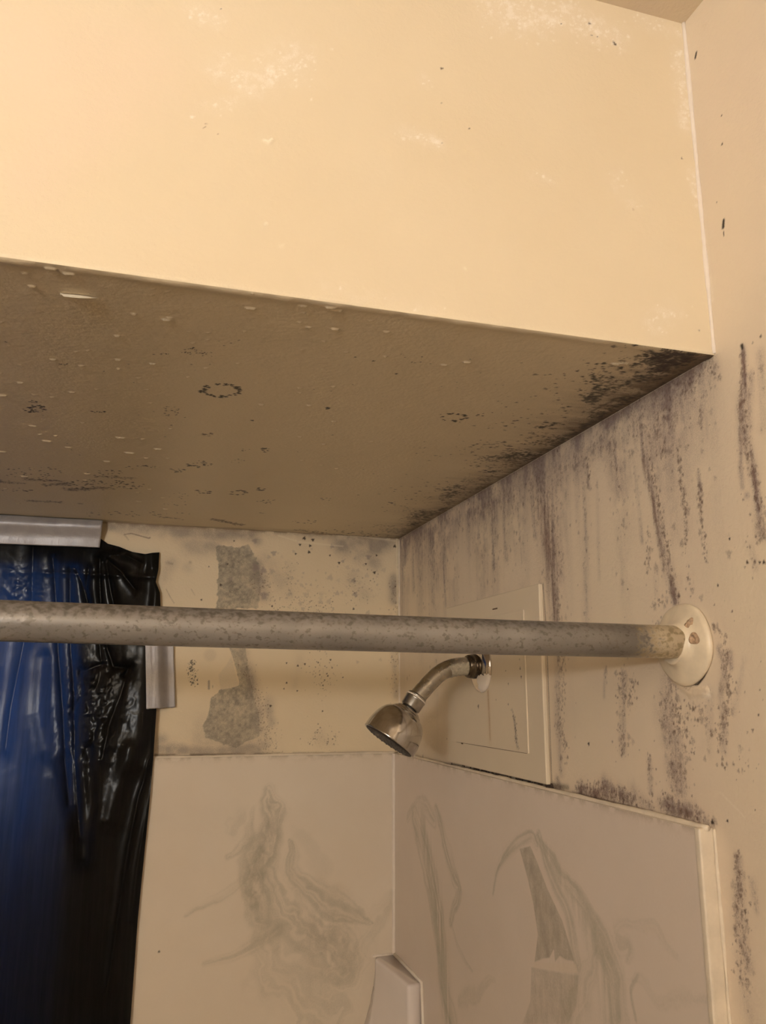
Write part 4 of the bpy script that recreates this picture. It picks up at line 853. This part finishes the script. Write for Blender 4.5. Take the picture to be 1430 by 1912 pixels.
    h += -.0014*np.abs(gn(.06, .05, 7, 3)-.5)*sst(X, -1.3, -.4)
    # stand-off: on the wall above, over the marble slab below, drawn tight under the tape
    base = (.0040+.0105*sst(-Z, .03, .42)+.006*sst(-Z, .3, 1.1))+0; tight = sst(-Z, .010, .06); h = np.clip(h, 0, .03)*(.15+.85*tight)
    ed = sst((X-xr), -.006, 0); h = h*(1-.35*ed)
    Y = -(base+h)
    co = np.stack([X, Y, Z+GZ], -1); idx = np.arange(nx*nz).reshape(nx, nz)
    q = np.stack([idx[:-1, :-1], idx[:-1, 1:], idx[1:, 1:], idx[1:, :-1]], -1).reshape(-1, 4)[:, ::-1]
    m, nt, bs = mat('black_plastic_film'); out = nt.nodes['Material Output']; tc = nd(nt, 'ShaderNodeTexCoord').outputs['Object']
    bs.inputs['Base Color'].default_value = (.003, .003, .003, 1); bs.inputs['Roughness'].default_value = .25; bs.inputs['Specular IOR Level'].default_value = .17
    mp = nd(nt, 'ShaderNodeMapping'); mp.inputs['Scale'].default_value = (1, 1, .05); nt.links.new(tc, mp.inputs[0])
    n1 = noise(nt, 160, 3, .6, mp.outputs[0]); n2 = noise(nt, 90, 4, .6, tc)
    bump(nt, bs, [(n2.outputs['Fac'], .10, .002), (n1.outputs['Fac'], .15, .001)])
    tl = nd(nt, 'ShaderNodeBsdfTranslucent'); nt.links.new(mix(nt, ramp(nt, n1.outputs['Fac'], .3, .7), (.014, .020, .024), (.026, .033, .038)), tl.inputs[0])
    ad = nd(nt, 'ShaderNodeAddShader'); nt.links.new(bs.outputs[0], ad.inputs[0]); nt.links.new(tl.outputs[0], ad.inputs[1]); nt.links.new(ad.outputs[0], out.inputs[0])
    o = grid_object('plastic_sheet', co.reshape(-1, 3), q, m)
    tag(o, 'wrinkled black plastic bag sheet hung over the window, blue daylight glowing through', 'plastic sheet')
bag()
def tape(name, corners, base_y, bow, label, seed, nu=60, nv=24):
    """corners: photo points tl, tr, br, bl; a thin crinkled strip with thickness"""
    P = [ray(p[0], p[1], 1, base_y) for p in corners]; r = np.random.default_rng(seed)
    u = np.linspace(0, 1, nu)[:, None, None]; v = np.linspace(0, 1, nv)[None, :, None]
    G = (P[0]*(1-u)+P[1]*u)*(1-v)+(P[3]*(1-u)+P[2]*u)*v
    cr = vnoise(np.linspace(0, 1, nu)*.15, np.linspace(0, 1, nv)*.05, .012, .02, seed, 3)
    G[..., 1] += -bow(np.linspace(0, 1, nu)[:, None], np.linspace(0, 1, nv)[None, :])-.0006*(cr-.5)
    G[..., 2] += .0012*(vnoise(np.linspace(0, 1, nu)*.15, np.array([0., 1.]), .01, 1, seed+1, 3)[:, :1]-.5)
    G = np.minimum(G, [9, 9, -.0008]); B = G.copy(); B[..., 1] += .0004
    G[..., 2] += GZ; B[..., 2] += GZ; n = nu*nv; idx = np.arange(n).reshape(nu, nv)
    q1 = np.stack([idx[:-1, :-1], idx[:-1, 1:], idx[1:, 1:], idx[1:, :-1]], -1).reshape(-1, 4); q = [q1, q1[:, ::-1]+n]
    for L in (idx[:, 0], idx[::-1, -1], idx[0, ::-1], idx[-1, :]): q.append(np.stack([L[:-1], L[1:], L[1:]+n, L[:-1]+n], -1))
    o = grid_object(name, np.concatenate([G.reshape(-1, 3), B.reshape(-1, 3)]), np.concatenate(q), M_tape); tag(o, label, 'duct tape', 'strips of silver duct tape holding the black plastic'); return o
def tape_mat():
    m, nt, bs = mat('silver_duct_tape'); tc = nd(nt, 'ShaderNodeTexCoord').outputs['Object']
    mp = nd(nt, 'ShaderNodeMapping'); mp.inputs['Scale'].default_value = (1, 1, .12); nt.links.new(tc, mp.inputs[0])
    n1 = noise(nt, 900, 2, .5, mp.outputs[0]); n2 = noise(nt, 45, 4, .6, tc)
    nt.links.new(mix(nt, ramp(nt, n2.outputs['Fac'], .35, .65), (.36, .345, .36), (.43, .415, .425)), bs.inputs['Base Color'])
    bs.inputs['Metallic'].default_value = .35; bs.inputs['Roughness'].default_value = .42
    bump(nt, bs, [(n1.outputs['Fac'], .3, .0006), (n2.outputs['Fac'], .3, .003)]); return m
M_tape = tape_mat()
tape('duct_tape', [(-1500, 893), (193, 968), (186, 1022), (-1500, 962)], -.0125, lambda u, v: .009*np.exp(-((v-.30)/.28)**2)+.0006*np.sin(u*60), 'long silver duct tape strip along the top of the black plastic under the soffit', 201, 400)
tape('duct_tape', [(270, 1140), (323, 1142), (328, 1321), (273, 1324)], -.0200, lambda u, v: -.0135*sst(u, .40, .80)+.0008*np.sin(v*9), 'short upright silver duct tape strip at the right edge of the black plastic', 202, 30, 90)

# ------------------------------------------------------------------ moulded white corner caddy
def caddy():
    zt = -.6400
    r = empty('corner_shelf', (0, 0, -.98)); tag(r, 'white moulded corner soap shelf in the corner of the marble panels', 'soap shelf')
    xw, yw = -TR, -TB
    # plan outline at the top: corner, along the right panel, front, left-hand face back to the back panel
    top = [(xw, yw), (xw, yw-.120), (xw-.026, yw-.128), (xw-.034, yw-.010), (xw-.030, yw)]
    def plan(z):
        k = np.clip((zt-z)/.12, 0, 1)
        return [(xw, yw), (xw, yw-.128-.006*k), (xw-.022, yw-.130-.006*k), (xw-.034-.012*k**2, yw-.012-.01*k), (xw-.030-.03*k**2, yw)]
    bm = bmesh.new(); rings = []
    zs = [zt, -.66, -.68, -.70, -.72, -.74, -.76, -.80, -.95]
    for z in zs: rings.append([bm.verts.new((x, y, z)) for x, y in plan(z)])
    n = 5
    for a, b in zip(rings[:-1], rings[1:]):
        for k in range(n): bm.faces.new([a[k], a[(k+1) % n], b[(k+1) % n], b[k]])
    bm.faces.new(rings[0][::-1]); bm.faces.new(rings[-1])
    bmesh.ops.recalc_face_normals(bm, faces=bm.faces)
    es = [e for e in bm.edges if all(v.co.z > -.9 for v in e.verts) and (abs(e.verts[0].co.z-e.verts[1].co.z) > .001 or all(abs(v.co.z-zt) < 1e-6 for v in e.verts))
          and not all(abs(v.co.x-xw) < 1e-4 for v in e.verts) and not all(abs(v.co.y-yw) < 1e-4 for v in e.verts)]
    bmesh.ops.bevel(bm, geom=es, offset=.004, segments=4, profile=.5, affect='EDGES')
    link('shelf_body', bmesh_to('shelf_body', bm), M_white, r, smooth=True)
    V, F = tube([(xw-.001, yw-.001, zt+.001), (xw-.0012, yw-.06, zt+.001), (xw-.0012, yw-.129, zt+.0005), (xw-.0012, yw-.134, -.70), (xw-.0012, yw-.136, -.90)], .0024, 12); link('caulk_bead', mesh('caulk_bead', V, F), M_caulk, r, smooth=True)
    V, F = tube([(xw-.001, yw-.0012, zt+.001), (xw-.034, yw-.0012, zt+.0005)], .0018, 12); link('caulk_bead', mesh('caulk_bead', V, F), M_caulk, r, smooth=True)
caddy()
